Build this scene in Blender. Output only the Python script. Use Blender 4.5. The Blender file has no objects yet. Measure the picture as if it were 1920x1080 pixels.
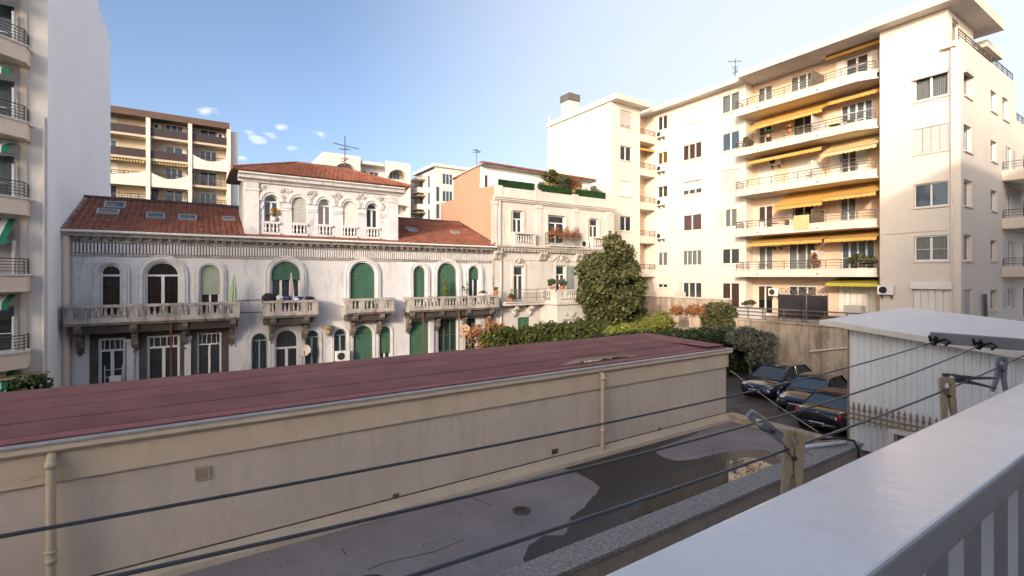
import bpy, bmesh, math, random
import numpy as np
from mathutils import Vector, Matrix
from mathutils.geometry import tessellate_polygon
R = math.radians
rnd = random.Random(7)
sc = bpy.context.scene
col = sc.collection

# ------------------------------------------------------------------ camera, sky, sun, exposure
EYE = 5.9                      # eye height above the car park
cam = bpy.data.cameras.new('camera'); camo = bpy.data.objects.new('camera', cam); col.objects.link(camo)
cam.sensor_width = 36.0; cam.lens = 17.16; cam.shift_y = -0.0109
cam.clip_start = 0.02; cam.clip_end = 6000
camo.location = (0, 0, EYE); camo.rotation_euler = (R(90), 0, R(-33.4))
sc.camera = camo

SUN_AZ, SUN_EL = 33.0, 14.0    # light travels along (cos, sin) of SUN_AZ
sun_dir = Vector((math.cos(R(SUN_AZ))*math.cos(R(SUN_EL)), math.sin(R(SUN_AZ))*math.cos(R(SUN_EL)), -math.sin(R(SUN_EL))))
sl = bpy.data.lights.new('sun', 'SUN'); sl.energy = 1.4; sl.angle = R(1.5); sl.color = (1.0, 0.85, 0.69)
so = bpy.data.objects.new('sun', sl); col.objects.link(so)
so.rotation_euler = sun_dir.to_track_quat('-Z', 'Y').to_euler(); so.location = (-40, -30, 40)

world = bpy.data.worlds.new('World'); sc.world = world; world.use_nodes = True
wn, wl = world.node_tree.nodes, world.node_tree.links
wn.clear()
sky = wn.new('ShaderNodeTexSky'); sky.sky_type = 'NISHITA'; sky.sun_disc = False
sky.sun_elevation = R(SUN_EL); sky.sun_rotation = math.atan2(-sun_dir.x, -sun_dir.y)
sky.air_density = 0.65; sky.dust_density = 3.8; sky.ozone_density = 1.0; sky.altitude = 0
bgd = wn.new('ShaderNodeBackground'); bgd.inputs['Strength'].default_value = 0.15
wo = wn.new('ShaderNodeOutputWorld')
tc = wn.new('ShaderNodeTexCoord')
nz = wn.new('ShaderNodeTexNoise'); nz.inputs['Scale'].default_value = 38; nz.inputs['Detail'].default_value = 7; nz.inputs['Roughness'].default_value = .62
mp = wn.new('ShaderNodeMapping'); mp.inputs['Scale'].default_value = (1, 1, 2.6)
wl.new(tc.outputs['Generated'], mp.inputs['Vector']); wl.new(mp.outputs['Vector'], nz.inputs['Vector'])
def wmath(op, a, b, clamp=False):
    n = wn.new('ShaderNodeMath'); n.operation = op; n.use_clamp = clamp
    for i, s in enumerate((a, b)):
        if isinstance(s, (int, float)): n.inputs[i].default_value = s
        else: wl.new(s, n.inputs[i])
    return n.outputs[0]
acc = None                      # a handful of small fair-weather clouds low in the sky
for (az, el, rad) in ((84.3, 14.2, .042), (82.0, 15.4, .03), (78.1, 15.1, .03), (81.0, 13.4, .024), (88.6, 16.0, .034), (85.6, 12.0, .02), (83.2, 14.6, .03),
                      (130, 16, .06), (148, 13, .08), (-5, 14, .07), (-30, 17, .06), (180, 15, .06)):
    d = Vector((math.cos(R(az))*math.cos(R(el)), math.sin(R(az))*math.cos(R(el)), math.sin(R(el))))
    vd = wn.new('ShaderNodeVectorMath'); vd.operation = 'SUBTRACT'; wl.new(tc.outputs['Generated'], vd.inputs[0]); vd.inputs[1].default_value = d
    vs = wn.new('ShaderNodeVectorMath'); vs.operation = 'MULTIPLY'; wl.new(vd.outputs[0], vs.inputs[0]); vs.inputs[1].default_value = (1, 1, 2.2)
    vl = wn.new('ShaderNodeVectorMath'); vl.operation = 'LENGTH'; wl.new(vs.outputs[0], vl.inputs[0])
    m = wmath('SUBTRACT', 1.0, wmath('DIVIDE', vl.outputs['Value'], rad), True)
    acc = m if acc is None else wmath('MAXIMUM', acc, m)
cm = wmath('MULTIPLY', wmath('SUBTRACT', wmath('ADD', wmath('MULTIPLY', acc, .55), nz.outputs['Fac']), .78), 2.0, True)
cm = wmath('MULTIPLY', cm, wmath('MULTIPLY', acc, 4, True))
mixc = wn.new('ShaderNodeMix'); mixc.data_type = 'RGBA'
# thin milky cirrus veil over the half of the sky opposite the sun, to the right of the view
vdot = wn.new('ShaderNodeVectorMath'); vdot.operation = 'DOT_PRODUCT'; wl.new(tc.outputs['Generated'], vdot.inputs[0]); vdot.inputs[1].default_value = Vector((.97, .18, .30)).normalized()
vmr = wn.new('ShaderNodeMapRange'); vmr.interpolation_type = 'SMOOTHSTEP'; wl.new(vdot.outputs['Value'], vmr.inputs[0]); vmr.inputs[1].default_value = .42; vmr.inputs[2].default_value = 1.02; vmr.inputs[3].default_value = 0; vmr.inputs[4].default_value = .85
veil = wn.new('ShaderNodeMix'); veil.data_type = 'RGBA'; wl.new(vmr.outputs[0], veil.inputs['Factor']); wl.new(sky.outputs[0], veil.inputs['A']); veil.inputs['B'].default_value = (2.85, 3.05, 3.35, 1)
wl.new(cm, mixc.inputs['Factor']); wl.new(veil.outputs['Result'], mixc.inputs['A']); mixc.inputs['B'].default_value = (4.2, 4.05, 3.95, 1)
wl.new(mixc.outputs['Result'], bgd.inputs['Color']); wl.new(bgd.outputs[0], wo.inputs['Surface'])

vs_ = sc.view_settings
vs_.view_transform = 'Standard'; vs_.look = 'None'; vs_.gamma = 1.0; vs_.use_curve_mapping = False
vs_.exposure = 1.2
sc.cycles.use_denoising = True
sc.cycles.max_bounces = 6; sc.cycles.diffuse_bounces = 3; sc.cycles.glossy_bounces = 3; sc.cycles.transparent_max_bounces = 12
sc.cycles.caustics_reflective = False; sc.cycles.caustics_refractive = False

# ------------------------------------------------------------------ survey helpers: sight line -> point on a known wall plane
FPX, CX, HY = 915.0, 960.0, 519.0
def ray(px):
    a = (px-CX)/FPX
    return .5505+.8349*a, .8349-.5505*a
def onY(px, py, Y):            # point of the wall plane y = Y
    rx, ry = ray(px); t = Y/ry
    return rx*t, EYE+(HY-py)/FPX*t
def onX(px, py, X):            # point of the wall plane x = X -> (y, z)
    rx, ry = ray(px); t = X/rx
    return ry*t, EYE+(HY-py)/FPX*t

# ------------------------------------------------------------------ materials
MATS = {}
def srgb(r, g, b):
    f = lambda c: ((c/255)/12.92 if c/255 <= .04045 else (((c/255)+.055)/1.055)**2.4)
    return (f(r), f(g), f(b))
def M(name, c, rough=.85, var=.12, vs=.7, bump=.15, bs=45, streak=0., sc_=(.12, .10, .085), metal=0., spec=.35, rob=0., slo=.52, shi=.72, tz=.16, blotch=0., isl=0., c2=None, coat=0., trans=0.):
    m = bpy.data.materials.new(name); m.use_nodes = True; MATS[name] = m
    n, l = m.node_tree.nodes, m.node_tree.links
    p = n['Principled BSDF']
    p.inputs['Roughness'].default_value = rough; p.inputs['Metallic'].default_value = metal
    p.inputs['Specular IOR Level'].default_value = spec; p.inputs['Coat Weight'].default_value = coat
    g = n.new('ShaderNodeNewGeometry')
    def noise(scale, det=4, vec=None, rgh=.55):
        t = n.new('ShaderNodeTexNoise'); t.inputs['Scale'].default_value = scale; t.inputs['Detail'].default_value = det; t.inputs['Roughness'].default_value = rgh
        l.new(vec or g.outputs['Position'], t.inputs['Vector']); return t.outputs['Fac']
    def mix(f, a, b, bt='MIX'):
        x = n.new('ShaderNodeMix'); x.data_type = 'RGBA'; x.blend_type = bt
        for s, k in ((f, 'Factor'), (a, 'A'), (b, 'B')):
            if isinstance(s, (int, float)): x.inputs[k].default_value = s
            elif isinstance(s, tuple): x.inputs[k].default_value = (*s[:3], 1)
            else: l.new(s, x.inputs[k])
        return x.outputs['Result']
    def mr(s, a, b, c0=0., d=1.):
        x = n.new('ShaderNodeMapRange'); x.inputs[1].default_value = a; x.inputs[2].default_value = b; x.inputs[3].default_value = c0; x.inputs[4].default_value = d
        l.new(s, x.inputs[0]); return x.outputs[0]
    lo = tuple(max(0, x*(1-var)) for x in c); hi = tuple(min(1, x*(1+var)) for x in c)
    if c2: hi = c2
    out = mix(mr(noise(vs, 5), .3, .7), lo, hi)
    if var > 0: out = mix(mr(noise(vs*14, 3), .35, .7, 0, .35), out, tuple(x*(1-var*1.6) for x in c))
    if rob:
        oi = n.new('ShaderNodeObjectInfo'); out = mix(mr(oi.outputs['Random'], 0, 1, 0, rob), out, tuple(x*.45 for x in c))
    if isl:
        out = mix(mr(g.outputs['Random Per Island'], 0, 1, 0, isl), out, c2 or tuple(x*.3 for x in c))
    if blotch: out = mix(mr(noise(vs*2.3, 6, rgh=.7), slo, shi, 0, blotch), out, sc_)
    if streak:
        mp = n.new('ShaderNodeMapping'); mp.inputs['Scale'].default_value = (1, 1, tz); l.new(g.outputs['Position'], mp.inputs['Vector'])
        s = noise(2.6, 6, mp.outputs['Vector'], .68); out = mix(mr(s, slo, shi, 0, streak), out, sc_)
    l.new(out, p.inputs['Base Color'])
    if bump:
        b = n.new('ShaderNodeBump'); b.inputs['Strength'].default_value = bump; b.inputs['Distance'].default_value = .02
        l.new(noise(bs, 4), b.inputs['Height']); l.new(b.outputs[0], p.inputs['Normal'])
    if trans:
        tb = n.new('ShaderNodeBsdfTranslucent'); l.new(out, tb.inputs['Color'])
        ms = n.new('ShaderNodeMixShader'); ms.inputs[0].default_value = trans
        l.new(p.outputs[0], ms.inputs[1]); l.new(tb.outputs[0], ms.inputs[2]); l.new(ms.outputs[0], n['Material Output'].inputs['Surface'])
    return m
def glassmat(name, tint, clear):
    m = bpy.data.materials.new(name); m.use_nodes = True; MATS[name] = m
    n, l = m.node_tree.nodes, m.node_tree.links
    p = n['Principled BSDF']; p.inputs['Base Color'].default_value = (*tint, 1); p.inputs['Roughness'].default_value = .04
    p.inputs['Specular IOR Level'].default_value = .9
    g = n.new('ShaderNodeNewGeometry'); t = n.new('ShaderNodeTexNoise'); t.inputs['Scale'].default_value = .9; l.new(g.outputs['Position'], t.inputs['Vector'])
    b = n.new('ShaderNodeBump'); b.inputs['Strength'].default_value = .05; b.inputs['Distance'].default_value = .1; l.new(t.outputs['Fac'], b.inputs['Height']); l.new(b.outputs[0], p.inputs['Normal'])
    if clear:
        tr = n.new('ShaderNodeBsdfTransparent'); tr.inputs[0].default_value = (.86, .9, .9, 1)
        ms = n.new('ShaderNodeMixShader'); fr = n.new('ShaderNodeFresnel'); fr.inputs[0].default_value = 1.7
        a = n.new('ShaderNodeMath'); a.operation = 'ADD'; a.inputs[1].default_value = .12; l.new(fr.outputs[0], a.inputs[0])
        l.new(a.outputs[0], ms.inputs[0]); l.new(tr.outputs[0], ms.inputs[1]); l.new(p.outputs[0], ms.inputs[2]); l.new(ms.outputs[0], n['Material Output'].inputs['Surface'])
glassmat('glass', (.035, .04, .046), False); glassmat('glass_clear', (.03, .035, .04), True)
glassmat('glass_blue', (.05, .075, .10), False)
M('villa_wall', (.67, .655, .66), .9, .12, .5, .2, 30, streak=.85, sc_=(.22, .20, .19), slo=.54, shi=.80, blotch=.22)
M('villa_stone', (.46, .415, .375), .9, .2, 1.4, .3, 30, streak=.85, sc_=(.10, .085, .075), slo=.47, shi=.70, tz=.4)
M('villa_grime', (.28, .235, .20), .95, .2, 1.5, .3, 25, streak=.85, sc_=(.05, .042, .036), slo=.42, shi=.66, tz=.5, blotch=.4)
M('villa_soot_shade', (.10, .085, .075), .95, .25, 1.6, .3, 25, streak=.6, sc_=(.045, .04, .035), slo=.45, shi=.7)  # soot tone that also carries groove and under-balcony shade
M('moulding', (.68, .66, .65), .9, .10, 1.5, .1, 40, streak=.5, sc_=(.25, .22, .2), tz=.5)
M('tile', (.215, .07, .045), .85, .3, 1.6, .2, 40, c2=(.34, .13, .08), blotch=.7, sc_=(.09, .05, .04), isl=.55)
M('tile_edge', (.50, .46, .42), .9, .2, 2, .2, 30)
M('stone2', (.59, .55, .51), .9, .12, .6, .15, 30, streak=.6, sc_=(.30, .26, .22), slo=.55, shi=.8)
M('stone2_ornament', (.50, .46, .42), .9, .2, 2, .3, 30, streak=.6, sc_=(.2, .16, .13), tz=.6)
M('peach', (.58, .30, .20), .9, .05, .5, .05, 30, streak=.15, sc_=(.6, .36, .25))
M('cream', (.67, .595, .52), .9, .05, .35, .05, 40, streak=.22, sc_=(.58, .47, .35), slo=.55, shi=.85)
M('cream_warm', (.68, .50, .37), .9, .05, .5, .04, 40)
M('fascia', (.62, .555, .485), .85, .06, .8, .05, 40, streak=.22, sc_=(.45, .37, .28), tz=.6)
M('white_wall', (.90, .91, .93), .9, .03, .25, .03, 30, streak=.10, sc_=(.62, .63, .65), tz=.08, slo=.5, shi=.9)
M('tower_wall', (.74, .70, .65), .9, .05, .5, .05, 30, streak=.18, sc_=(.45, .42, .38))
M('tower_balcony', (.80, .66, .53), .9, .06, .7, .05, 30, streak=.2, sc_=(.45, .36, .28))
M('far_yellow', (.52, .44, .33), .9, .05, .4, 0)
M('far_white', (.68, .63, .585), .9, .04, .3, 0, streak=.1, sc_=(.55, .5, .45))
M('brown_trim', (.12, .075, .06), .7, .15, 1, 0)
M('dark_rail', (.06, .04, .045), .5, .2, 3, 0, rob=.3)
M('iron', (.10, .085, .075), .6, .25, 6, .1, 60)
M('iron_light', (.15, .12, .10), .6, .2, 6, .1, 60)
M('white_frame', (.72, .71, .69), .5, .05, 3, 0)
M('grey_shutter', (.50, .47, .45), .7, .08, 2, .05, 40, streak=.2, sc_=(.35, .32, .3))
M('white_shutter', (.74, .70, .64), .6, .04, 1, 0)
M('cream_shutter', (.72, .68, .52), .7, .06, 1, 0)
M('green_shutter', (.06, .15, .095), .6, .2, 1.6, .05, 40, streak=.6, sc_=(.12, .19, .14), slo=.45, shi=.75, rob=.3)
M('sage_shutter', (.36, .42, .32), .7, .1, 2, 0)
M('grey_green', (.24, .31, .29), .7, .1, 2, 0)
M('curtain_brown', (.24, .125, .09), .9, .2, 6, 0)
M('curtain_pink', (.40, .20, .24), .9, .15, 6, 0)
M('curtain_white', (.55, .55, .56), .9, .12, 7, 0)
M('curtain_ochre', (.55, .30, .04), .9, .12, 6, 0)
M('interior', (.02, .018, .017), .95, .4, 1, 0)
M('wood_brown', (.16, .075, .045), .6, .2, 3, .1)
M('awning_yellow', (.70, .40, .085), .85, .08, 1.2, 0, c2=(.74, .45, .13), trans=.22)
M('awning_pale', (.70, .52, .26), .85, .08, 1.2, 0, trans=.2)
M('awning_olive', (.50, .44, .06), .85, .08, 1.2, 0, trans=.2)
M('awning_green', (.015, .17, .10), .85, .1, 1, 0)
M('awning_white', (.70, .72, .66), .85, .06, 1, 0)
M('awning_tan', (.33, .27, .17), .85, .1, 1, 0)
M('felt', (.235, .098, .098), .9, .18, .8, .7, 110, c2=(.30, .145, .14), blotch=.55, sc_=(.135, .058, .06), rob=.32, streak=.25, tz=1.)
M('felt_edge', (.26, .11, .112), .9, .12, 2, .3, 120)
M('zinc', (.42, .42, .42), .55, .15, 3, .1, 40, metal=.4)
M('garage_wall', (.63, .545, .455), .9, .09, .45, .4, 60, streak=.5, sc_=(.36, .305, .255), slo=.5, shi=.85, blotch=.14)
M('garage_band', (.66, .55, .415), .9, .08, .6, .2, 60, streak=.35, sc_=(.38, .30, .22), slo=.5, shi=.8)
M('skirt', (.55, .465, .36), .9, .10, 1.5, .25, 50, streak=.35, sc_=(.30, .25, .19), tz=1., slo=.5, shi=.8)
M('kerb_stain', (.52, .43, .32), .92, .15, 2, .3, 40, streak=.7, sc_=(.13, .105, .085), tz=.6, slo=.48, shi=.66, blotch=.3)
M('pipe_cream', (.55, .45, .33), .6, .08, 2, .05, 40, streak=.25, sc_=(.35, .28, .2))
M('asphalt', (.29, .262, .266), .88, .18, .8, .7, 160, blotch=.4, sc_=(.165, .148, .152), spec=.4)
M('parking', (.13, .115, .10), .8, .3, .7, .4, 90, blotch=.7, sc_=(.045, .04, .037), slo=.45, shi=.65)
M('soil', (.13, .10, .07), .95, .25, 1.2, .4, 40)
M('paving', (.45, .40, .34), .9, .12, 1, .2, 40, blotch=.3, sc_=(.25, .21, .17))
M('speckle', (.40, .38, .36), .95, .35, 17, .8, 90, blotch=.8, sc_=(.085, .082, .078), slo=.47, shi=.62)
M('parapet_face', (.38, .33, .28), .92, .1, 1, .2, 50, streak=.3, sc_=(.18, .15, .12))
M('retaining', (.50, .40, .31), .92, .15, .5, .3, 40, streak=.85, sc_=(.13, .11, .09), slo=.46, shi=.68, blotch=.35)
M('shed_sheet', (.78, .80, .80), .45, .05, 1, .05, 20, streak=.25, sc_=(.42, .40, .37), slo=.58, shi=.8)
M('shed_roof', (.80, .78, .76), .7, .05, .6, .15, 15, streak=0, blotch=.15, sc_=(.6, .58, .55))
M('shed_trim', (.70, .66, .58), .6, .06, 1, .05, 30, streak=.3, sc_=(.4, .35, .28))
M('rust', (.30, .19, .11), .9, .3, 8, .4, 60, c2=(.46, .34, .22))
M('rail_white', (.88, .885, .90), .20, .05, 6, .06, 30, spec=.5, blotch=.4, sc_=(.68, .67, .69), slo=.52, shi=.75)
M('rail_inner', (.62, .60, .59), .45, .05, 3, .03, 25)
M('line_wire', (.11, .115, .125), .45, .12, 30, 0, spec=.5)
M('bracket_grey', (.32, .31, .32), .5, .1, 6, .05, 60)
M('black_plastic', (.012, .012, .014), .45, .1, 5, 0)
M('pin_wood', (.56, .42, .26), .75, .14, 26, .3, 240, c2=(.64, .50, .33), blotch=.25, sc_=(.40, .27, .15))
M('pin_core', (.44, .27, .10), .75, .15, 30, .3, 240)
M('pin_grey', (.30, .31, .34), .45, .1, 20, 0)
M('pin_dark', (.11, .11, .12), .5, .1, 20, 0)
M('spring', (.16, .14, .13), .35, .1, 30, 0, metal=.8)
M('pvc', (.68, .68, .68), .5, .06, 4, 0)
M('leaf', (.030, .046, .014), .5, .35, 1.0, 0, c2=(.14, .145, .058), isl=.8, spec=.3, trans=.22)
M('leaf_dark', (.020, .040, .016), .6, .3, 1.2, 0, c2=(.045, .07, .028), isl=.6, spec=.3, trans=.15)
M('leaf_cypress', (.045, .075, .018), .7, .3, .9, 0, c2=(.11, .125, .03), isl=.6, trans=.15)
M('leaf_grey', (.10, .115, .085), .7, .3, 1.5, 0, c2=(.19, .20, .15), isl=.6, trans=.15)
M('leaf_lime', (.16, .20, .035), .6, .25, 1.5, 0, c2=(.30, .31, .07), isl=.6, trans=.25)
M('leaf_rust', (.24, .085, .03), .7, .3, 2, 0, c2=(.42, .19, .075), isl=.6, trans=.2)
M('leaf_yellow', (.45, .27, .06), .7, .2, 2, 0, c2=(.55, .40, .16), isl=.6, trans=.2)
M('leaf_screen', (.012, .055, .018), .7, .3, 3, 0, c2=(.03, .095, .03), isl=.6)
M('bark', (.13, .095, .07), .95, .25, 3, .5, 30)
M('bark_red', (.30, .15, .085), .9, .2, 4, .3, 30)
M('terracotta', (.42, .16, .075), .85, .15, 3, .1, 40)
M('car_blue', (.012, .020, .05), .16, .1, 2, 0, spec=.6, coat=1.)
M('car_black', (.009, .010, .018), .14, .1, 2, 0, spec=.6, coat=1.)
M('car_roof', (.14, .085, .065), .5, .1, 2, 0, spec=.3)
M('tyre', (.018, .018, .018), .85, .1, 4, 0)
M('alloy', (.5, .5, .5), .3, .05, 4, 0, metal=.8)
M('lamp_glass', (.62, .64, .66), .15, .05, 6, 0, spec=.7)
M('lamp_red', (.22, .012, .012), .2, .1, 6, 0, spec=.6)
M('plate', (.70, .70, .66), .5, .03, 6, 0)
M('ink', (.02, .02, .03), .6, .05, 6, 0)
M('chrome', (.6, .6, .6), .2, .05, 6, 0, metal=1.)
M('dish', (.62, .56, .50), .6, .08, 4, .05, 30)
M('dish_rust', (.56, .38, .26), .7, .15, 4, .1, 30)
M('cloth_red', (.35, .02, .03), .9, .1, 6, 0); M('cloth_white', (.68, .68, .70), .9, .08, 6, 0); M('cloth_blue', (.05, .07, .18), .9, .1, 6, 0)
M('cloth_dark', (.03, .025, .03), .9, .1, 6, 0); M('parasol_green', (.48, .58, .36), .85, .1, 3, 0); M('parasol_pink', (.58, .46, .48), .85, .15, 8, 0)
M('concrete_dark', (.12, .115, .11), .9, .15, 1, .1)

# ------------------------------------------------------------------ mesh helpers
def FY(Y): return lambda u, n, z: (u, Y-n, z)            # wall facing -Y: u = x, n = outward
def FX(X): return lambda u, n, z: (X-n, -u, z)           # wall facing -X: u = -y
def FI(u, n, z): return (u, n, z)
class MB:
    def __init__(s): s.v = []; s.f = []
    def add(s, vs, fs):
        b = len(s.v); s.v += [tuple(v) for v in vs]; s.f += [tuple(i+b for i in f) for f in fs]; return s
    def box(s, u0, u1, n0, n1, z0, z1, F=FI):
        P = [F(u, n, z) for z in (z0, z1) for (u, n) in ((u0, n0), (u1, n0), (u1, n1), (u0, n1))]
        return s.add(P, [(0, 3, 2, 1), (4, 5, 6, 7), (0, 1, 5, 4), (1, 2, 6, 5), (2, 3, 7, 6), (3, 0, 4, 7)])
    def prism(s, loop, n0, n1, F=FI):                      # loop of (u, z) extruded along n
        k = len(loop); P = [F(u, n0, z) for u, z in loop]+[F(u, n1, z) for u, z in loop]
        return s.add(P, [tuple(range(k))[::-1], tuple(range(k, 2*k))]+[(i, (i+1) % k, k+(i+1) % k, k+i) for i in range(k)])
    def prism_u(s, loop, u0, u1, F=FI):                    # loop of (n, z) extruded along u
        k = len(loop); P = [F(u0, n, z) for n, z in loop]+[F(u1, n, z) for n, z in loop]
        return s.add(P, [tuple(range(k))[::-1], tuple(range(k, 2*k))]+[(i, (i+1) % k, k+(i+1) % k, k+i) for i in range(k)])
    def slab(s, loop, z0, z1):                             # loop of (x, y)
        k = len(loop); P = [(x, y, z0) for x, y in loop]+[(x, y, z1) for x, y in loop]
        return s.add(P, [tuple(range(k))[::-1], tuple(range(k, 2*k))]+[(i, (i+1) % k, k+(i+1) % k, k+i) for i in range(k)])
    def quad(s, a, b, c, d): return s.add([a, b, c, d], [(0, 1, 2, 3)])
    def tube(s, pts, r, seg=6, caps=True):
        pts = [Vector(p) for p in pts]; k = len(pts); rs = r if isinstance(r, (list, tuple)) else [r]*k
        base = len(s.v); up = Vector((0, 0, 1)); prev = None
        for i, p in enumerate(pts):
            d = (pts[min(i+1, k-1)]-pts[max(i-1, 0)]); d = d.normalized() if d.length > 1e-9 else Vector((0, 0, 1))
            a = prev if prev is not None else (up if abs(d.z) < .9 else Vector((1, 0, 0)))
            a = (a-d*a.dot(d)); a = a.normalized() if a.length > 1e-6 else d.orthogonal().normalized(); prev = a
            b = d.cross(a)
            for j in range(seg):
                t = 2*math.pi*j/seg; s.v.append(tuple(p+(a*math.cos(t)+b*math.sin(t))*rs[i]))
        for i in range(k-1):
            for j in range(seg):
                j2 = (j+1) % seg
                s.f.append((base+i*seg+j, base+i*seg+j2, base+(i+1)*seg+j2, base+(i+1)*seg+j))
        if caps:
            s.f.append(tuple(base+j for j in range(seg))[::-1]); s.f.append(tuple(base+(k-1)*seg+j for j in range(seg)))
        return s
    def lathe(s, prof, c=(0, 0, 0), seg=8):                # prof of (r, z)
        base = len(s.v); k = len(prof)
        for r, z in prof:
            for j in range(seg):
                t = 2*math.pi*j/seg; s.v.append((c[0]+r*math.cos(t), c[1]+r*math.sin(t), c[2]+z))
        for i in range(k-1):
            for j in range(seg):
                j2 = (j+1) % seg; s.f.append((base+i*seg+j, base+i*seg+j2, base+(i+1)*seg+j2, base+(i+1)*seg+j))
        s.f.append(tuple(base+j for j in range(seg))[::-1]); s.f.append(tuple(base+(k-1)*seg+j for j in range(seg)))
        return s
    def sphere(s, c, r, seg=8, rings=5, sq=(1, 1, 1)):
        base = len(s.v)
        for i in range(1, rings):
            ph = math.pi*i/rings
            for j in range(seg):
                t = 2*math.pi*j/seg; s.v.append((c[0]+r*sq[0]*math.sin(ph)*math.cos(t), c[1]+r*sq[1]*math.sin(ph)*math.sin(t), c[2]+r*sq[2]*math.cos(ph)))
        for i in range(rings-2):
            for j in range(seg):
                j2 = (j+1) % seg; s.f.append((base+i*seg+j, base+(i+1)*seg+j, base+(i+1)*seg+j2, base+i*seg+j2))
        s.f.append(tuple(base+j for j in range(seg))); s.f.append(tuple(base+(rings-2)*seg+j for j in range(seg))[::-1])
        return s
    def panel(s, outer, holes, F, n=0., depth=.25):        # wall sheet with openings and their reveals
        loops = [outer]+holes
        tri = tessellate_polygon([[Vector((u, z, 0)) for u, z in lp] for lp in loops])
        flat = [p for lp in loops for p in lp]
        s.add([F(u, n, z) for u, z in flat], [tuple(t) for t in tri])
        for lp in holes:
            k = len(lp)
            s.add([F(u, n, z) for u, z in lp]+[F(u, n-depth, z) for u, z in lp], [(i, (i+1) % k, k+(i+1) % k, k+i) for i in range(k)])
        return s

def link(o, parent=None, loc=None):
    col.objects.link(o)
    if parent is not None: o.parent = parent
    return o
def wloc(o):
    p = Vector((0, 0, 0))
    while o is not None: p += Vector(o.location); o = o.parent
    return p
def obj(name, mb, mat, parent=None, smooth=False, label=None, at=None):
    me = bpy.data.meshes.new(name)
    w = wloc(parent) if parent is not None else Vector((0, 0, 0))
    if parent is None and at is not None: w = Vector(at)
    me.from_pydata([(x-w.x, y-w.y, z-w.z) for x, y, z in mb.v], [], mb.f); me.update()
    me.materials.append(MATS[mat])
    if smooth:
        for p in me.polygons: p.use_smooth = True
    o = bpy.data.objects.new(name, me); link(o, parent)
    if parent is None and at is not None: o.location = at
    if label: o['label'] = label
    return o
def tag(o, label=None, cat=None, group=None, kind=None):
    if label: o['label'] = label
    if cat: o['category'] = cat
    if group: o['group'] = group
    if kind: o['kind'] = kind
    return o
def thing(name, label, cat, loc=(0, 0, 0), group=None):
    o = bpy.data.objects.new(name, None); o.empty_display_size = .3; link(o); o.location = loc
    return tag(o, label, cat, group)
def shared(name, mb, mat, smooth=False):
    me = bpy.data.meshes.new(name); me.from_pydata(mb.v, [], mb.f); me.update(); me.materials.append(MATS[mat])
    if smooth:
        for p in me.polygons: p.use_smooth = True
    return me
def inst(name, me, loc, parent=None, rot=(0, 0, 0), scale=(1, 1, 1)):
    o = bpy.data.objects.new(name, me); link(o, parent)
    o.location = Vector(loc)-(wloc(parent) if parent is not None else Vector((0, 0, 0))); o.rotation_euler = rot; o.scale = scale
    return o
def copy_tree(o, parent=None):
    c = o.copy(); col.objects.link(c); c.parent = parent
    for ch in list(o.children): copy_tree(ch, c)
    return c
def struct(name, mb, mat, at=None):
    o = obj(name, mb, mat, at=at); o['kind'] = 'structure'; return o
def arch_loop(u0, u1, z0, z1, seg=12, rise=None):
    r = (u1-u0)/2; rise = r if rise is None else rise; c = (u0+u1)/2
    return [(u0, z0), (u1, z0)]+[(c+r*math.cos(math.pi*i/seg), z1-rise+rise*math.sin(math.pi*i/seg)) for i in range(seg+1)]
def rect(u0, u1, z0, z1): return [(u0, z0), (u1, z0), (u1, z1), (u0, z1)]

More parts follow.
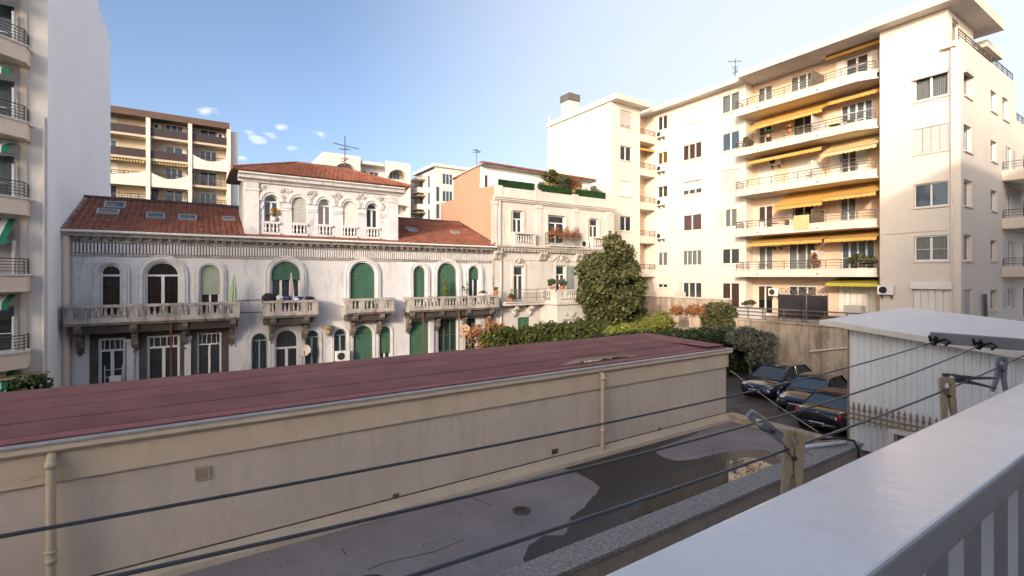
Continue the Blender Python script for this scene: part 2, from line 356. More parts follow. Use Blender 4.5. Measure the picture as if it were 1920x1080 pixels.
# ------------------------------------------------------------------ facades: wall + openings
class Facade:
    def __init__(s, parent, F): s.p, s.F, s.h = parent, F, []
    def wall(s, name, outer, mat, depth=.25, extra=None):
        mb = MB().panel(outer, s.h, s.F, 0, depth)
        if extra: extra(mb)
        return obj(name, mb, mat, s.p)
    def opening(s, lp): s.h.append(lp)
    def slats(s, u0, u1, z0, z1, n, mat, parent, loop=None, pitch=.075, name='shutter'):
        """roller shutter: ribbed curtain clipped to the opening"""
        mb = MB(); F = s.F; k = max(2, int((z1-z0)/pitch)); c = (u0+u1)/2; r = (u1-u0)/2
        for i in range(k):
            a, b = z0+(z1-z0)*i/k, z0+(z1-z0)*(i+1)/k
            w = r
            if loop == 'arch' and b > z1-r:
                h = max(0., min(r, (a+b)/2-(z1-r))); w = math.sqrt(max(.0004, r*r-h*h))
            mb.add([F(c-w, n, a), F(c+w, n, a), F(c+w, n+.016, (a+b)/2), F(c-w, n+.016, (a+b)/2), F(c+w, n, b-.004), F(c-w, n, b-.004)], [(0, 1, 2, 3), (3, 2, 4, 5)])
        return obj(name, mb, mat, parent)
    def curtain(s, u0, u1, z0, z1, n, mat, parent, fold=.09, name='curtain'):
        mb = MB(); F = s.F; k = max(4, int((u1-u0)/fold)*2)
        top = [F(u0+(u1-u0)*i/k, n+(.03 if i % 2 else -.02), z1) for i in range(k+1)]
        bot = [F(u0+(u1-u0)*i/k, n+(.03 if i % 2 else -.02), z0) for i in range(k+1)]
        mb.add(top+bot, [(i, i+1, k+2+i, k+1+i) for i in range(k)])
        return obj(name, mb, mat, parent)
    def win(s, u0, u1, z0, z1, arch=False, leaves=2, bars=0, transom=None, frame='white_frame', fw=.06, d=.17, glass='glass', roller=0., rmat='white_shutter',
            curtain=None, cfrac=1., shutters=None, smat='grey_shutter', swide=None, sill=True, sillmat=None, surround=None, box=None, hole=True, label=None, gone=False, open_=.0):
        """opening + window part (frame) with pane, curtain, roller or leaf shutters, sill as sub-parts"""
        F = s.F; r = (u1-u0)/2 if arch else 0; lp = arch_loop(u0, u1, z0, z1) if arch else rect(u0, u1, z0, z1)
        if hole: s.opening(lp)
        mb = MB(); n0, n1 = -d-.03, -d+.05
        zt = z1-r
        e = .004
        mb.box(u0+e, u0+fw, n0, n1, z0+e, zt, F); mb.box(u1-fw, u1-e, n0, n1, z0+e, zt, F); mb.box(u0+fw, u1-fw, n0, n1, z0+e, z0+fw*1.3, F)
        if arch:
            q = arch_loop(u0+e, u1-e, z0, z1-e)[2:]; qi = arch_loop(u0+fw, u1-fw, z0, z1-fw)[2:]
            for i in range(len(q)-1):
                mb.prism([q[i], q[i+1], qi[i+1], qi[i]], n0, n1, F)
            if transom is None: transom = zt
        else: mb.box(u0+fw, u1-fw, n0, n1, z1-fw, z1-e, F)
        if transom: mb.box(u0+fw, u1-fw, n0+.004, n1-.004, transom-fw*.5, transom+fw*.5, F)
        zl = transom if transom else z1-fw
        for i in range(1, leaves):
            c = u0+(u1-u0)*i/leaves; mb.box(c-fw*.7, c+fw*.7, n0+.002, n1+.006, z0+fw, zl-fw*.5, F)
        for j in range(1, bars+1):
            zz = z0+(zl-z0)*j/(bars+1)
            mb.box(u0+fw, u1-fw, n0+.02, n1-.02, zz-.015, zz+.015, F)
        w = obj('window', mb, frame, s.p, label=label)
        pm = MB(); pl = arch_loop(u0+.02, u1-.02, z0+.02, z1-.02) if arch else rect(u0+.02, u1-.02, z0+.02, z1-.02)
        pm.add([F(u, -d, z) for u, z in pl], [tuple(range(len(pl)))])
        if curtain: glass = 'glass_clear'
        obj('pane', pm, glass, w)
        if curtain:
            s.curtain(u0+.03, u1-.03, z0+(zl-z0)*(1-cfrac)+.03, (z1 if not arch else z1-.05), -d-.14, curtain, w)
            ib = MB(); ib.add([F(u, -d-.3, z) for u, z in rect(u0-.1, u1+.1, z0-.1, z1+.1)], [(0, 1, 2, 3)]); obj('interior', ib, 'interior', w)
        if roller > 0:
            zb = z1-(z1-z0)*roller
            s.slats(u0+.02, u1-.02, zb, z1-.01, -.085, rmat, w, 'arch' if arch else None)
        if box:
            bm = MB(); bm.box(u0-.03, u1+.03, -.02, .12, z1-.22, z1+.03, F); obj('shutter_box', bm, box, w)
        if shutters:
            sw = swide or (u1-u0)/2
            for side in (-1, 1):
                if shutters == 'left' and side == 1 or shutters == 'right' and side == -1: continue
                a = u0-.02-sw if side < 0 else u1+.02
                sm = MB(); sm.box(a, a+sw, .02, .055, z0, z1 if not arch else zt+.1, F)
                k = int((z1-z0)/.16)
                for i in range(k): zz = z0+.1+i*.16; sm.box(a+.06, a+sw-.06, .056, .07, zz, zz+.10, F) if zz+.1 < (z1 if not arch else zt) else None
                obj('shutter', sm, smat, w)
        if shutters == 'closed': pass
        if sill:
            sm = MB(); sm.box(u0-.07, u1+.07, -.06, .08, z0-.07, z0-.002, F); obj('sill', sm, sillmat or 'moulding', w)
        return w
    def closed(s, u0, u1, z0, z1, mat='grey_shutter', leaves=4, d=.06, sill=True, boards=0, label=None):
        """opening closed by folding leaf shutters"""
        F = s.F; s.opening(rect(u0, u1, z0, z1)); mb = MB()
        mb.box(u0+.004, u1-.004, -d-.10, -d-.06, z0+.004, z1-.004, F)
        w = obj('window', mb, mat, s.p, label=label)
        for i in range(leaves):
            a, b = u0+(u1-u0)*i/leaves+.012, u0+(u1-u0)*(i+1)/leaves-.012
            pm = MB(); pm.box(a, b, -d-.055, -d, z0+.02, z1-.02, F); pm.box(a+.05, b-.05, -d+.001, -d+.012, z0+.12, z1-.12, F); obj('shutter', pm, mat, w)
        if sill:
            sm = MB(); sm.box(u0-.06, u1+.06, -.05, .07, z0-.07, z0-.002, F); obj('sill', sm, 'fascia', w)
        return w

BALUSTER = None
def baluster_mesh(h, mat, r=.075):
    prof = [(r*.8, 0), (r*.8, h*.08), (r*.45, h*.14), (r, h*.36), (r*.42, h*.72), (r*.8, h*.92), (r*.8, h)]
    return shared('baluster', MB().lathe(prof, seg=6), mat, True)
def balusters(part, me, F, u0, u1, n, z, pitch, along='u', fixed=0):
    L = u1-u0; k = max(1, round(L/pitch))
    for i in range(k):
        a = u0+L*(i+.5)/k
        inst('baluster', me, F(a, n, z) if along == 'u' else F(fixed, a, z), part)
def iron_rail(part, F, pts, z0, z1, bars=3, post=1.0, r=.014, mat='iron', verticals=0, name='railing'):
    """railing following plan points (u, n): horizontal bars, posts, optional verticals"""
    mb = MB()
    for i in range(bars+1):
        z = z0+(z1-z0)*(i+1)/(bars+1); mb.tube([F(u, n, z) for u, n in pts], r*(1.5 if i == bars else 1), 5)
    for a, b in zip(pts[:-1], pts[1:]):
        L = math.hypot(b[0]-a[0], b[1]-a[1]); k = max(1, round(L/post))
        for i in range(k+1):
            t = i/k; u, n = a[0]+(b[0]-a[0])*t, a[1]+(b[1]-a[1])*t; mb.tube([F(u, n, z0), F(u, n, z1)], r*1.2, 5)
        if verticals:
            k = max(1, round(L/verticals))
            for i in range(k):
                t = (i+.5)/k; u, n = a[0]+(b[0]-a[0])*t, a[1]+(b[1]-a[1])*t; mb.tube([F(u, n, z0), F(u, n, z1-.01)], r*.7, 4)
    return obj(name, mb, mat, part)
def awning(parent, F, u0, u1, z, n0, proj, drop, mat, val=.22, scallop=.3, frame='iron_light'):
    mb = MB(); k = max(3, round((u1-u0)/(scallop/2)))
    t = .012; seg = 4
    for i in range(seg):                                        # slightly sagging cloth
        a, b = i/seg, (i+1)/seg
        sag = lambda q: .05*drop*math.sin(math.pi*q)
        za, zb = z-drop*a-sag(a), z-drop*b-sag(b); na, nb = n0+proj*a, n0+proj*b
        mb.add([F(u0, na, za), F(u1, na, za), F(u1, nb, zb), F(u0, nb, zb)], [(0, 1, 2, 3)])
        mb.add([F(u0, na, za-t), F(u1, na, za-t), F(u1, nb, zb-t), F(u0, nb, zb-t)], [(0, 3, 2, 1)])
    o = obj('awning', mb, mat, parent)
    vb = MB()
    for i in range(k):
        a, b = u0+(u1-u0)*i/k, u0+(u1-u0)*(i+1)/k; lo = val*(.8 if i % 2 else 1.)
        lo2 = val*(1. if i % 2 else .8)
        vb.add([F(a, n0+proj+.012, z-drop), F(b, n0+proj+.012, z-drop), F(b, n0+proj+.012, z-drop-lo2), F(a, n0+proj+.012, z-drop-lo)], [(0, 1, 2, 3)])
    obj('valance', vb, mat, o)
    fb = MB()
    for u in (u0+.03, u1-.03): fb.tube([F(u, n0, z-.35*min(1, drop+.3)), F(u, n0+proj, z-drop-.02)], .018, 5)
    fb.tube([F(u0, n0+proj, z-drop-.012), F(u1, n0+proj, z-drop-.012)], .022, 5); obj('awning_frame', fb, frame, o)
    return o

def leafcloud(name, clumps, n, size, mat, parent=None, seed=1, flat=.6, elong=1.6, droop=0.):
    """many small leaf faces scattered through ellipsoid clumps [(cx,cy,cz, rx,ry,rz)]"""
    rs = np.random.RandomState(seed); cl = np.array(clumps, float)
    vol = (cl[:, 3]*cl[:, 4]*cl[:, 5])**.7; pr = vol/vol.sum()
    idx = rs.choice(len(cl), n, p=pr); d = rs.normal(size=(n, 3)); d /= np.linalg.norm(d, axis=1)[:, None]
    rad = rs.rand(n)**.38*(1+.10*rs.normal(size=n))
    c = cl[idx, :3]+d*rad[:, None]*cl[idx, 3:6]
    nrm = d*flat+rs.normal(size=(n, 3))*.75; nrm[:, 2] += .25; nrm /= np.linalg.norm(nrm, axis=1)[:, None]
    t = rs.normal(size=(n, 3)); t[:, 2] -= droop; t -= nrm*(t*nrm).sum(1)[:, None]; t /= np.linalg.norm(t, axis=1)[:, None]
    b = np.cross(nrm, t); s = size*(.6+.8*rs.rand(n))[:, None]
    w = (parent and wloc(parent)) or Vector((0, 0, 0)); c -= np.array([w.x, w.y, w.z])
    V = np.stack([c-t*s*elong*.5, c+b*s*.5+nrm*s*.12, c+t*s*elong*.5, c-b*s*.5+nrm*s*.12], 1).reshape(-1, 3)
    me = bpy.data.meshes.new(name); me.vertices.add(4*n); me.vertices.foreach_set('co', V.ravel().astype(np.float32))
    me.loops.add(4*n); me.loops.foreach_set('vertex_index', np.arange(4*n, dtype=np.int32))
    me.polygons.add(n); me.polygons.foreach_set('loop_start', np.arange(0, 4*n, 4, dtype=np.int32)); me.polygons.foreach_set('loop_total', np.full(n, 4, np.int32))
    me.update(calc_edges=True); me.validate(); me.materials.append(MATS[mat])
    o = bpy.data.objects.new(name, me); link(o, parent); return o
def clumps_in(c, r, k, seed, size=.42):
    q = random.Random(seed); out = []
    for i in range(k):
        while True:
            d = Vector((q.uniform(-1, 1), q.uniform(-1, 1), q.uniform(-1, 1)))
            if .25 < d.length < 1: break
        f = size*q.uniform(.55, 1.15)
        out.append((c[0]+d.x*r[0]*.82, c[1]+d.y*r[1]*.82, c[2]+d.z*r[2]*.82, r[0]*f, r[1]*f, r[2]*f*.8))
    return out

# ================================================================== THE SETTING
g = MB(); g.add([(-900, -900, -.02), (900, -900, -.02), (900, 1500, -.02), (-900, 1500, -.02)], [(0, 1, 2, 3)]); struct('ground', g, 'soil')
g = MB(); g.add([(15.7, -6, 0), (28.6, -6, 0), (28.6, 19.5, 0), (15.7, 19.5, 0)], [(0, 1, 2, 3)]); struct('car_park', g, 'parking')
g = MB(); g.slab([(28.9, -8), (60, -8), (60, 21.3), (28.9, 21.3)], .0, 3.0); struct('patio', g, 'paving')
g = MB(); g.slab([(22.5, 21.3), (36, 21.3), (36, 31), (22.5, 31)], .0, 1.6); struct('raised_garden', g, 'soil')

# ---- the house the picture is taken from, and an unseen block added to shade the villa and tower
b = thing('unseen_block', 'cream apartment block with balconies the view is taken from', 'building', (0, -8, 0))
w = MB(); w.box(-31, 13.5, -14, -1.1, 0, 10.6); obj('wall', w, 'white_wall', b)
w = MB(); w.box(13.52, 40, -14, -1.1, 0, 16.6); obj('wall', w, 'white_wall', b)
w = MB(); w.box(-31.4, 13.5, -14.4, -.7, 10.62, 10.9); obj('cornice', w, 'fascia', b)
w = MB(); w.box(-4, 6, -1.09, .36, 4.35, 4.55); obj('balcony_floor', w, 'paving', b)
w = MB(); w.box(-.1, 3.7, -1.09, -1.04, 4.56, 7.0); wd = obj('window', w, 'white_frame', b); w = MB(); w.box(0, 3.6, -1.035, -1.02, 4.62, 6.92); obj('pane', w, 'interior', wd)  # dark window added out of view to cut light bounced onto the railing
b = thing('unseen_block', 'unseen tall block added far to the left to shade the villa', 'building', (-50, 10, 0))
w = MB(); w.box(-70, -36, 4, 18, 0, 31); obj('wall', w, 'cream', b)
w = MB(); w.box(-35.98, -31, 4, 18, 0, 18.2); obj('wall', w, 'fascia', b)

# ================================================================== LONG VILLA (facade y = 28)
VY = 28.0; F = FY(VY)
V = lambda px, py=519: onY(px, py, VY)
x0, x1 = -4.35, 16.95
villa = thing('villa', 'long weathered white villa with arched windows and red tiled roof', 'house', (6.3, 28, 0))
fa = Facade(villa, F)
FL = 4.05; TOPZ = 7.72
# upper arched windows: px0, px1, py of arch top
up = [(187, 229, 495), (272, 338, 489.6), (376, 412, 497), (508.7, 563, 490), (657, 703, 492), (775.8, 797, 499.7), (820.6, 856, 493.4), (878.8, 898, 499.7)]
def ring(parent, F, u0, u1, z0, z1, w, mat, n=.07, name='arch_moulding', steps=((0, .045), (.3, .13), (.62, .08), (.85, .11)), foot=True):
    """stepped moulding round an arched opening"""
    mb = MB()
    for k, (a, nn) in enumerate(steps):
        b_ = steps[k+1][0] if k+1 < len(steps) else 1.
        i0, i1 = w*a, w*b_
        q = arch_loop(u0-i1, u1+i1, z0, z1+i1, 14)[2:]; qi = arch_loop(u0-i0, u1+i0, z0, z1+i0, 14)[2:]
        for i in range(len(q)-1): mb.prism([q[i], q[i+1], qi[i+1], qi[i]], 0.0, nn, F)
        zs = z1-(u1-u0)/2
        if foot: mb.box(u1+i0, u1+i1, 0., nn, z0, zs, F); mb.box(u0-i1, u0-i0, 0., nn, z0, zs, F)
    return obj(name, mb, mat, parent)
for i, (a, b, ty) in enumerate(up):
    ua, ub = V(a)[0], V(b)[0]; zt = V((a+b)/2, ty)[1]; z0 = FL+.02
    kw = dict(arch=True, sill=False)
    tr = zt-(ub-ua)/2-.12
    if i == 0: w = fa.win(ua, ub, z0, zt, leaves=1, transom=tr, curtain='curtain_brown', fw=.09, **kw)
    elif i == 1: w = fa.win(ua, ub, z0, zt, leaves=2, transom=tr+.12, curtain='curtain_brown', fw=.09, **kw)
    elif i == 2: w = fa.win(ua, ub, z0, zt, leaves=2, roller=.60, rmat='sage_shutter', curtain='curtain_pink', **kw)
    elif i == 3: w = fa.win(ua, ub, z0, zt, leaves=3, transom=tr, roller=.37, rmat='green_shutter', curtain='curtain_white', fw=.08, **kw)
    elif i == 4: w = fa.win(ua, ub, z0, zt, roller=1., rmat='green_shutter', **kw)
    elif i == 5: w = fa.win(ua, ub, z0, zt, roller=.86, rmat='green_shutter', **kw)
    elif i == 6: w = fa.win(ua, ub, z0, zt, roller=1., rmat='green_shutter', **kw)
    else: w = fa.win(ua, ub, z0, zt, roller=.34, rmat='green_shutter', curtain='curtain_white', **kw)
    ring(w, F, ua, ub, z0, zt, .30 if i in (1, 3, 4, 6) else .27, 'moulding')
# ground floor
gr = [(185, 235, 3.16, 'F'), (276, 337, 3.16, 'F'), (370, 415, 3.16, 'C'), (471.6, 502, 3.0, 'A'), (515, 560.6, 3.17, 'D'), (572, 598.7, 3.0, 'A'), (626, 650.6, 3.0, 'A'),
      (662.5, 699, 3.1, 'G'), (711, 732.5, 3.0, 'H'), (768, 804, 3.2, 'R'), (822, 857, 3.25, 'B'), (873, 893, 3.2, 'B')]
for a, b, zt, k in gr:
    ua, ub = V(a)[0], V(b)[0]
    if k == 'F': w = fa.win(ua, ub, .3, zt, leaves=2, transom=zt-.55, fw=.09, sill=False, frame='white_frame')
    elif k == 'C': w = fa.win(ua, ub, .3, zt, leaves=2, transom=zt-.55, fw=.07, sill=False, curtain='curtain_white')
    elif k == 'A': w = fa.win(ua, ub, .95, zt, arch=True, leaves=2, frame='grey_green', curtain='curtain_white', sillmat='moulding')
    elif k == 'D': w = fa.win(ua, ub, .2, zt, arch=True, leaves=2, fw=.10, sill=False, transom=2.15)
    elif k == 'G': w = fa.win(ua, ub, .2, zt, arch=True, roller=.9, rmat='green_shutter', sill=False)
    elif k == 'H': w = fa.win(ua, ub, .8, zt, arch=True, roller=.72, rmat='green_shutter', curtain='curtain_white')
    elif k == 'R': w = fa.win(ua, ub, .3, zt, roller=.75, rmat='green_shutter', sill=False, frame='wood_brown')
    else: w = fa.win(ua, ub, .3, zt, leaves=3, bars=2, frame='green_shutter', sill=False)
    if k in 'ADGH':
        ring(w, F, ua, ub, .3 if k in 'DG' else .95, zt, .13, 'moulding', steps=((0, .035), (.5, .055)))
    if k in 'FC':
        mb = MB(); n = 5
        for i in range(1, n): u = ua+(ub-ua)*i/n; mb.box(u-.015, u+.015, -.2, -.13, zt-.5, zt-.09, F)
        obj('glazing_bar', mb, 'white_frame', w)
    if k in 'FCDGB':
        iron_rail(w, F, [(ua-.02, .06), (ub+.02, .06)], .25, 1.2, bars=1, post=.9, r=.013, verticals=.12, mat='iron' if k != 'G' else 'iron_light')
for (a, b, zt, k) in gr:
    if k in 'FC':                                             # sooty door surrounds, their colour also carrying the balcony's shade
        ua, ub = V(a)[0], V(b)[0]; mb = MB(); mb.box(ua-.30, ua-.01, .003, .03, 0, zt+.22, F); mb.box(ub+.01, ub+.30, .003, .03, 0, zt+.22, F); mb.box(ua-.01, ub+.01, .003, .03, zt+.01, zt+.22, F); obj('door_surround', mb, 'villa_soot_shade', villa)
def extra(mb):
    mb.add([(x0, VY, 0), (x0, 38, 0), (x0, 38, TOPZ), (x0, 33, TOPZ+2.0), (x0, VY, TOPZ)], [(0, 1, 2, 3, 4)])
    mb.add([(x1, VY, 0), (x1, 38, 0), (x1, 38, TOPZ), (x1, 33, TOPZ+2.0), (x1, VY, TOPZ)], [(0, 1, 2, 3, 4)])
    mb.add([(x0, 38, 0), (x1, 38, 0), (x1, 38, TOPZ), (x0, 38, TOPZ)], [(0, 1, 2, 3)])
fa.wall('wall', rect(x0, x1, -.02, TOPZ), 'villa_wall', .22, extra)
# string course, fluted frieze, modillions, cornice and gutter
mb = MB(); mb.box(x0-.03, x1+.03, 0., .09, 6.84, 6.92, F); mb.box(x0-.03, x1+.03, 0., .06, 7.42, 7.50, F); obj('string_course', mb, 'villa_stone', villa)
mb = MB(); k = 172
for i in range(k):
    u = x0+.1+(x1-x0-.2)*(i+.5)/k; mb.box(u-.037, u+.037, .0, .075, 6.95, 7.39, F)
gb = MB(); gb.box(x0-.02, x1+.02, .002, .008, 6.93, 7.41, F); obj('frieze_ground', gb, 'villa_soot_shade', villa)  # dark backing: shade between the flutes put into the colour, with some dirt
tag(obj('frieze_fluting', mb, 'moulding', villa), kind='stuff')
mb = MB(); k = 58
for i in range(k):
    u = x0+.1+(x1-x0-.2)*(i+.5)/k; mb.box(u-.07, u+.07, 0., .26, 7.52, 7.66, F)
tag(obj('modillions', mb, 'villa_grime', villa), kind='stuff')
mb = MB(); mb.prism_u([(0, 7.66), (.30, 7.66), (.34, 7.74), (.44, 7.80), (.46, 7.90), (0, 7.90)], x0-.25, x1+.0, F); obj('cornice', mb, 'villa_stone', villa)
mb = MB(); mb.tube([(x0-.3, VY-.50, 7.87), (x1, VY-.50, 7.87)], .055, 8); obj('gutter', mb, 'white_frame', villa)
for u in (x0+.06, x1-.04): mb = MB(); mb.tube([F(u, .07, 0), F(u, .07, 7.6)], .05, 8); obj('downpipe', mb, 'villa_stone', villa)

# roof: tile courses as stepped rows of pantiles
def tiled(parent, a, b, c, d, rows, pitch, mat='tile', name='roof_tiles'):
    """tile field on the quad a-b (eave) d-c (ridge), rows of overlapping barrel tiles"""
    a, b, c, d = (Vector(p) for p in (a, b, c, d)); nrm = (b-a).cross(d-a).normalized()
    if nrm.z < 0: nrm = -nrm
    mb = MB()
    for r in range(rows):
        t0, t1 = r/rows, (r+1)/rows+.15/rows
        l0, r0, l1, r1 = a.lerp(d, t0), b.lerp(c, t0), a.lerp(d, min(1, t1)), b.lerp(c, min(1, t1))
        L = (r0-l0).length; k = max(1, int(L/pitch)); 
        for i in range(k):
            s0, s1 = i/k+.02/k, (i+1)/k-.02/k; sm = (s0+s1)/2; j = rnd.uniform(-.006, .01)
            P0 = [l0.lerp(r0, s0)+nrm*(.035+j), l0.lerp(r0, sm)+nrm*(.085+j), l0.lerp(r0, s1)+nrm*(.035+j)]
            P1 = [l1.lerp(r1, s0)+nrm*.008, l1.lerp(r1, sm)+nrm*.055, l1.lerp(r1, s1)+nrm*.008]
            mb.add([*P0, *P1, l0.lerp(r0, s0)+nrm*.005, l0.lerp(r0, s1)+nrm*.005], [(0, 1, 4, 3), (1, 2, 5, 4), (6, 7, 2, 1, 0)])
    o = obj(name, mb, mat, parent); o['kind'] = 'stuff'; return o
RZ0, RZ1, RY = 7.92, 9.95, 33.0
roof = MB(); roof.add([(x0-.2, VY-.45, RZ0-.02), (x1+.05, VY-.45, RZ0-.02), (x1+.05, RY, RZ1-.03), (x0-.2, RY, RZ1-.03), (x0-.2, 38.4, RZ0-.02), (x1+.05, 38.4, RZ0-.02)], [(0, 1, 2, 3), (3, 2, 5, 4)])
roofo = obj('roof', roof, 'tile', villa)
bx0, bx1 = 2.30, 10.32
lerpz = lambda y: RZ0+(RZ1-RZ0)*(y-(VY-.45))/(RY-VY+.45)
tiled(roofo, (x0-.2, VY-.45, RZ0), (bx0, VY-.45, RZ0), (bx0, RY, RZ1), (x0-.2, RY, RZ1), 20, .24)
tiled(roofo, (bx1, VY-.45, RZ0), (x1+.05, VY-.45, RZ0), (x1+.05, RY, RZ1), (bx1, RY, RZ1), 20, .24)
mb = MB()
for i in range(16):
    y = VY-.40+i*(RY-VY+.4)/16; z = lerpz(y); mb.box(x0-.36, x0-.05, y, y+.30, z-.02, z+.10); 
obj('verge_tiles', mb, 'tile_edge', roofo)['kind'] = 'stuff'
mb = MB(); mb.tube([(x1+.02, VY-.4, RZ0+.07), (x1+.02, RY, RZ1+.07)], .10, 7); mb.tube([(x0-.2, RY, RZ1+.05), (x1, RY, RZ1+.05)], .11, 7); obj('ridge', mb, 'villa_soot_shade', roofo)
def skylight(px, py, w, h, open_=0.):
    rx, ry = ray(px); lo = 0
    # meet the sight line with the roof slope
    k = (RZ1-RZ0)/(RY-VY+.45); sl_ = (HY-py)/FPX; t = (RZ0-k*(VY-.45)-EYE)/(sl_-k*ry); x, y = rx*t, ry*t
    dv = Vector((0, 1, k)).normalized(); nv = Vector((0, -k, 1)).normalized(); c = Vector((x, y, lerpz(y)))+nv*.06
    if open_: dv = Vector((0, 1, k+open_)).normalized(); nv = Vector((0, -(k+open_), 1)).normalized()
    ux = Vector((1, 0, 0)); mb = MB()
    def slabq(a, b, c0, d0, n0, n1, m):
        P = [c+ux*a+dv*c0+nv*n0, c+ux*b+dv*c0+nv*n0, c+ux*b+dv*d0+nv*n0, c+ux*a+dv*d0+nv*n0]; Q = [p+nv*(n1-n0) for p in P]
        m.add(P+Q, [(3, 2, 1, 0), (4, 5, 6, 7), (0, 1, 5, 4), (1, 2, 6, 5), (2, 3, 7, 6), (3, 0, 4, 7)])
    for a, b, c0, d0 in ((-w, w, -h, -h+.07), (-w, w, h-.07, h), (-w, -w+.07, -h+.07, h-.07), (w-.07, w, -h+.07, h-.07)): slabq(a, b, c0, d0, -.05, .09, mb)
    o = obj('skylight', mb, 'zinc', roofo)
    # a thin pane stays a sub-part of the roof as well: frame and pane share one level
    pm = MB(); slabq(-w+.07, w-.07, -h+.07, h-.07, .05, .062, pm); obj('skylight_pane', pm, 'glass_blue', roofo)
for a in ((216, 388, .42, .36, .25), (203, 401, .42, .3, .2), (292, 408, .38, .36, .12), (352, 411, .40, .36, .1), (429, 413, .30, .28, 0), (771, 433, .33, .34, .1), (853, 438, .30, .25, 0)): skylight(*a)

# belvedere
BY = VY+.12; FB = FY(BY); fb = Facade(villa, FB)
bz0, bz1 = 7.95, 11.05
cs = [3.54+i*1.327 for i in range(5)]
for i, c in enumerate(cs):
    ua, ub, zt, z0 = c-.35, c+.35, 10.18, 8.10
    if i in (1, 3): w = fb.win(ua, ub, z0, zt, arch=True, leaves=1, roller=.72, rmat='grey_shutter' if i == 1 else 'white_shutter', sill=False, d=.26, frame='wood_brown')
    else: w = fb.win(ua, ub, z0, zt, arch=True, leaves=2, fw=.075, sill=False, d=.26)
    ring(w, FB, ua, ub, 9.62, zt, .30, 'moulding', foot=False, steps=((0, .05), (.4, .10), (.7, .06)))
fb.wall('belvedere_wall', rect(bx0, bx1, bz0, bz1), 'villa_wall', .32, lambda mb: (mb.add([(bx0, BY, 7.9), (bx0, 31.6, 7.9), (bx0, 31.6, bz1), (bx0, BY, bz1)], [(0, 1, 2, 3)]), mb.add([(bx1, BY, 7.9), (bx1, 31.6, 7.9), (bx1, 31.6, bz1), (bx1, BY, bz1)], [(0, 1, 2, 3)]), mb.add([(bx0, 31.6, 7.9), (bx1, 31.6, 7.9), (bx1, 31.6, bz1), (bx0, 31.6, bz1)], [(0, 1, 2, 3)])))
BAL_S = baluster_mesh(.40, 'moulding', .07)
for c in cs:
    mb = MB(); mb.box(c-.42, c+.42, -.05, .10, 8.10, 8.22, FB)
    p = obj('balustrade', mb, 'moulding', villa); mb = MB(); mb.box(c-.42, c+.42, -.05, .10, 8.66, 8.78, FB); obj('handrail', mb, 'moulding', p); balusters(p, BAL_S, FB, c-.36, c+.36, .03, 8.25, .175)
for u0, u1 in ((bx0, bx0+.62), (bx1-.62, bx1)):
    mb = MB(); mb.box(u0-.03, u1+.03, 0, .10, bz0, 10.30, FB); mb.box(u0-.06, u1+.06, 0, .14, 10.30, 10.42, FB); mb.box(u0-.03, u1+.03, 0, .1, 10.42, 10.72, FB)
    for i in range(5): u = u0+.06+i*.125; mb.box(u, u+.06, .1, .125, 10.45, 10.69, FB)
    obj('pilaster', mb, 'moulding', villa)
for i in range(6):                                            # imposts between the arches with carved spandrels above
    a = bx0+.66 if i == 0 else cs[i-1]+.40; b_ = bx1-.66 if i == 5 else cs[i]-.40
    mb = MB(); mb.box(a, b_, 0, .07, 9.52, 9.60, FB); mb.box(a+.02, b_-.02, 0, .045, 9.40, 9.51, FB); obj('impost', mb, 'moulding', villa)
    m = (a+b_)/2; mb = MB(); q = random.Random(40+i)
    for k in range(16):
        uu, zz = m+q.gauss(0, .16), q.uniform(10.0, 10.62); mb.sphere(FB(uu, .03, zz), q.uniform(.04, .085), 6, 4, (1, .7, 1))
    for k in range(4): mb.tube([FB(m+.3*math.cos(a_)*(.3+.2*k), .05, 10.35+.2*math.sin(a_)) for a_ in (0, .8, 1.6, 2.4, 3.1)], .025, 5)
    obj('carved_spandrel', mb, 'stone2_ornament', villa)
mb = MB(); mb.prism_u([(0, 10.74), (.12, 10.74), (.16, 10.84), (.38, 10.90), (.42, 11.02), (.55, 11.10), (.55, 11.16), (0, 11.16)], bx0-.3, bx1+.3, FB); obj('belvedere_cornice', mb, 'moulding', villa)
mb = MB(); mb.box(bx0-.55, bx1+.55, BY-.56, 32.0, 11.165, 11.21); obj('belvedere_eave', mb, 'villa_soot_shade', villa)
A = (bx0-.6, BY-.6, 11.22); B_ = (bx1+.6, BY-.6, 11.22); C_ = (7.6, 29.9, 12.3); D_ = (5.0, 29.9, 12.3); A2 = (bx0-.6, 32.1, 11.22); B2 = (bx1+.6, 32.1, 11.22)
mb = MB(); mb.add([A, B_, C_, D_, A2, B2], [(0, 1, 2, 3), (0, 3, 4), (1, 5, 2), (3, 2, 5, 4)]); rf = obj('belvedere_roof', mb, 'tile', villa)
tiled(rf, A, B_, C_, D_, 11, .24); tiled(rf, A2, A, D_, D_, 12, .26); tiled(rf, B_, B2, C_, C_, 12, .26)
mb = MB()
for p, q_ in ((A, D_), (B_, C_), (D_, C_)): mb.tube([Vector(p)+Vector((0, 0, .06)), Vector(q_)+Vector((0, 0, .06))], .10, 6)
obj('hip_tiles', mb, 'tile', rf)

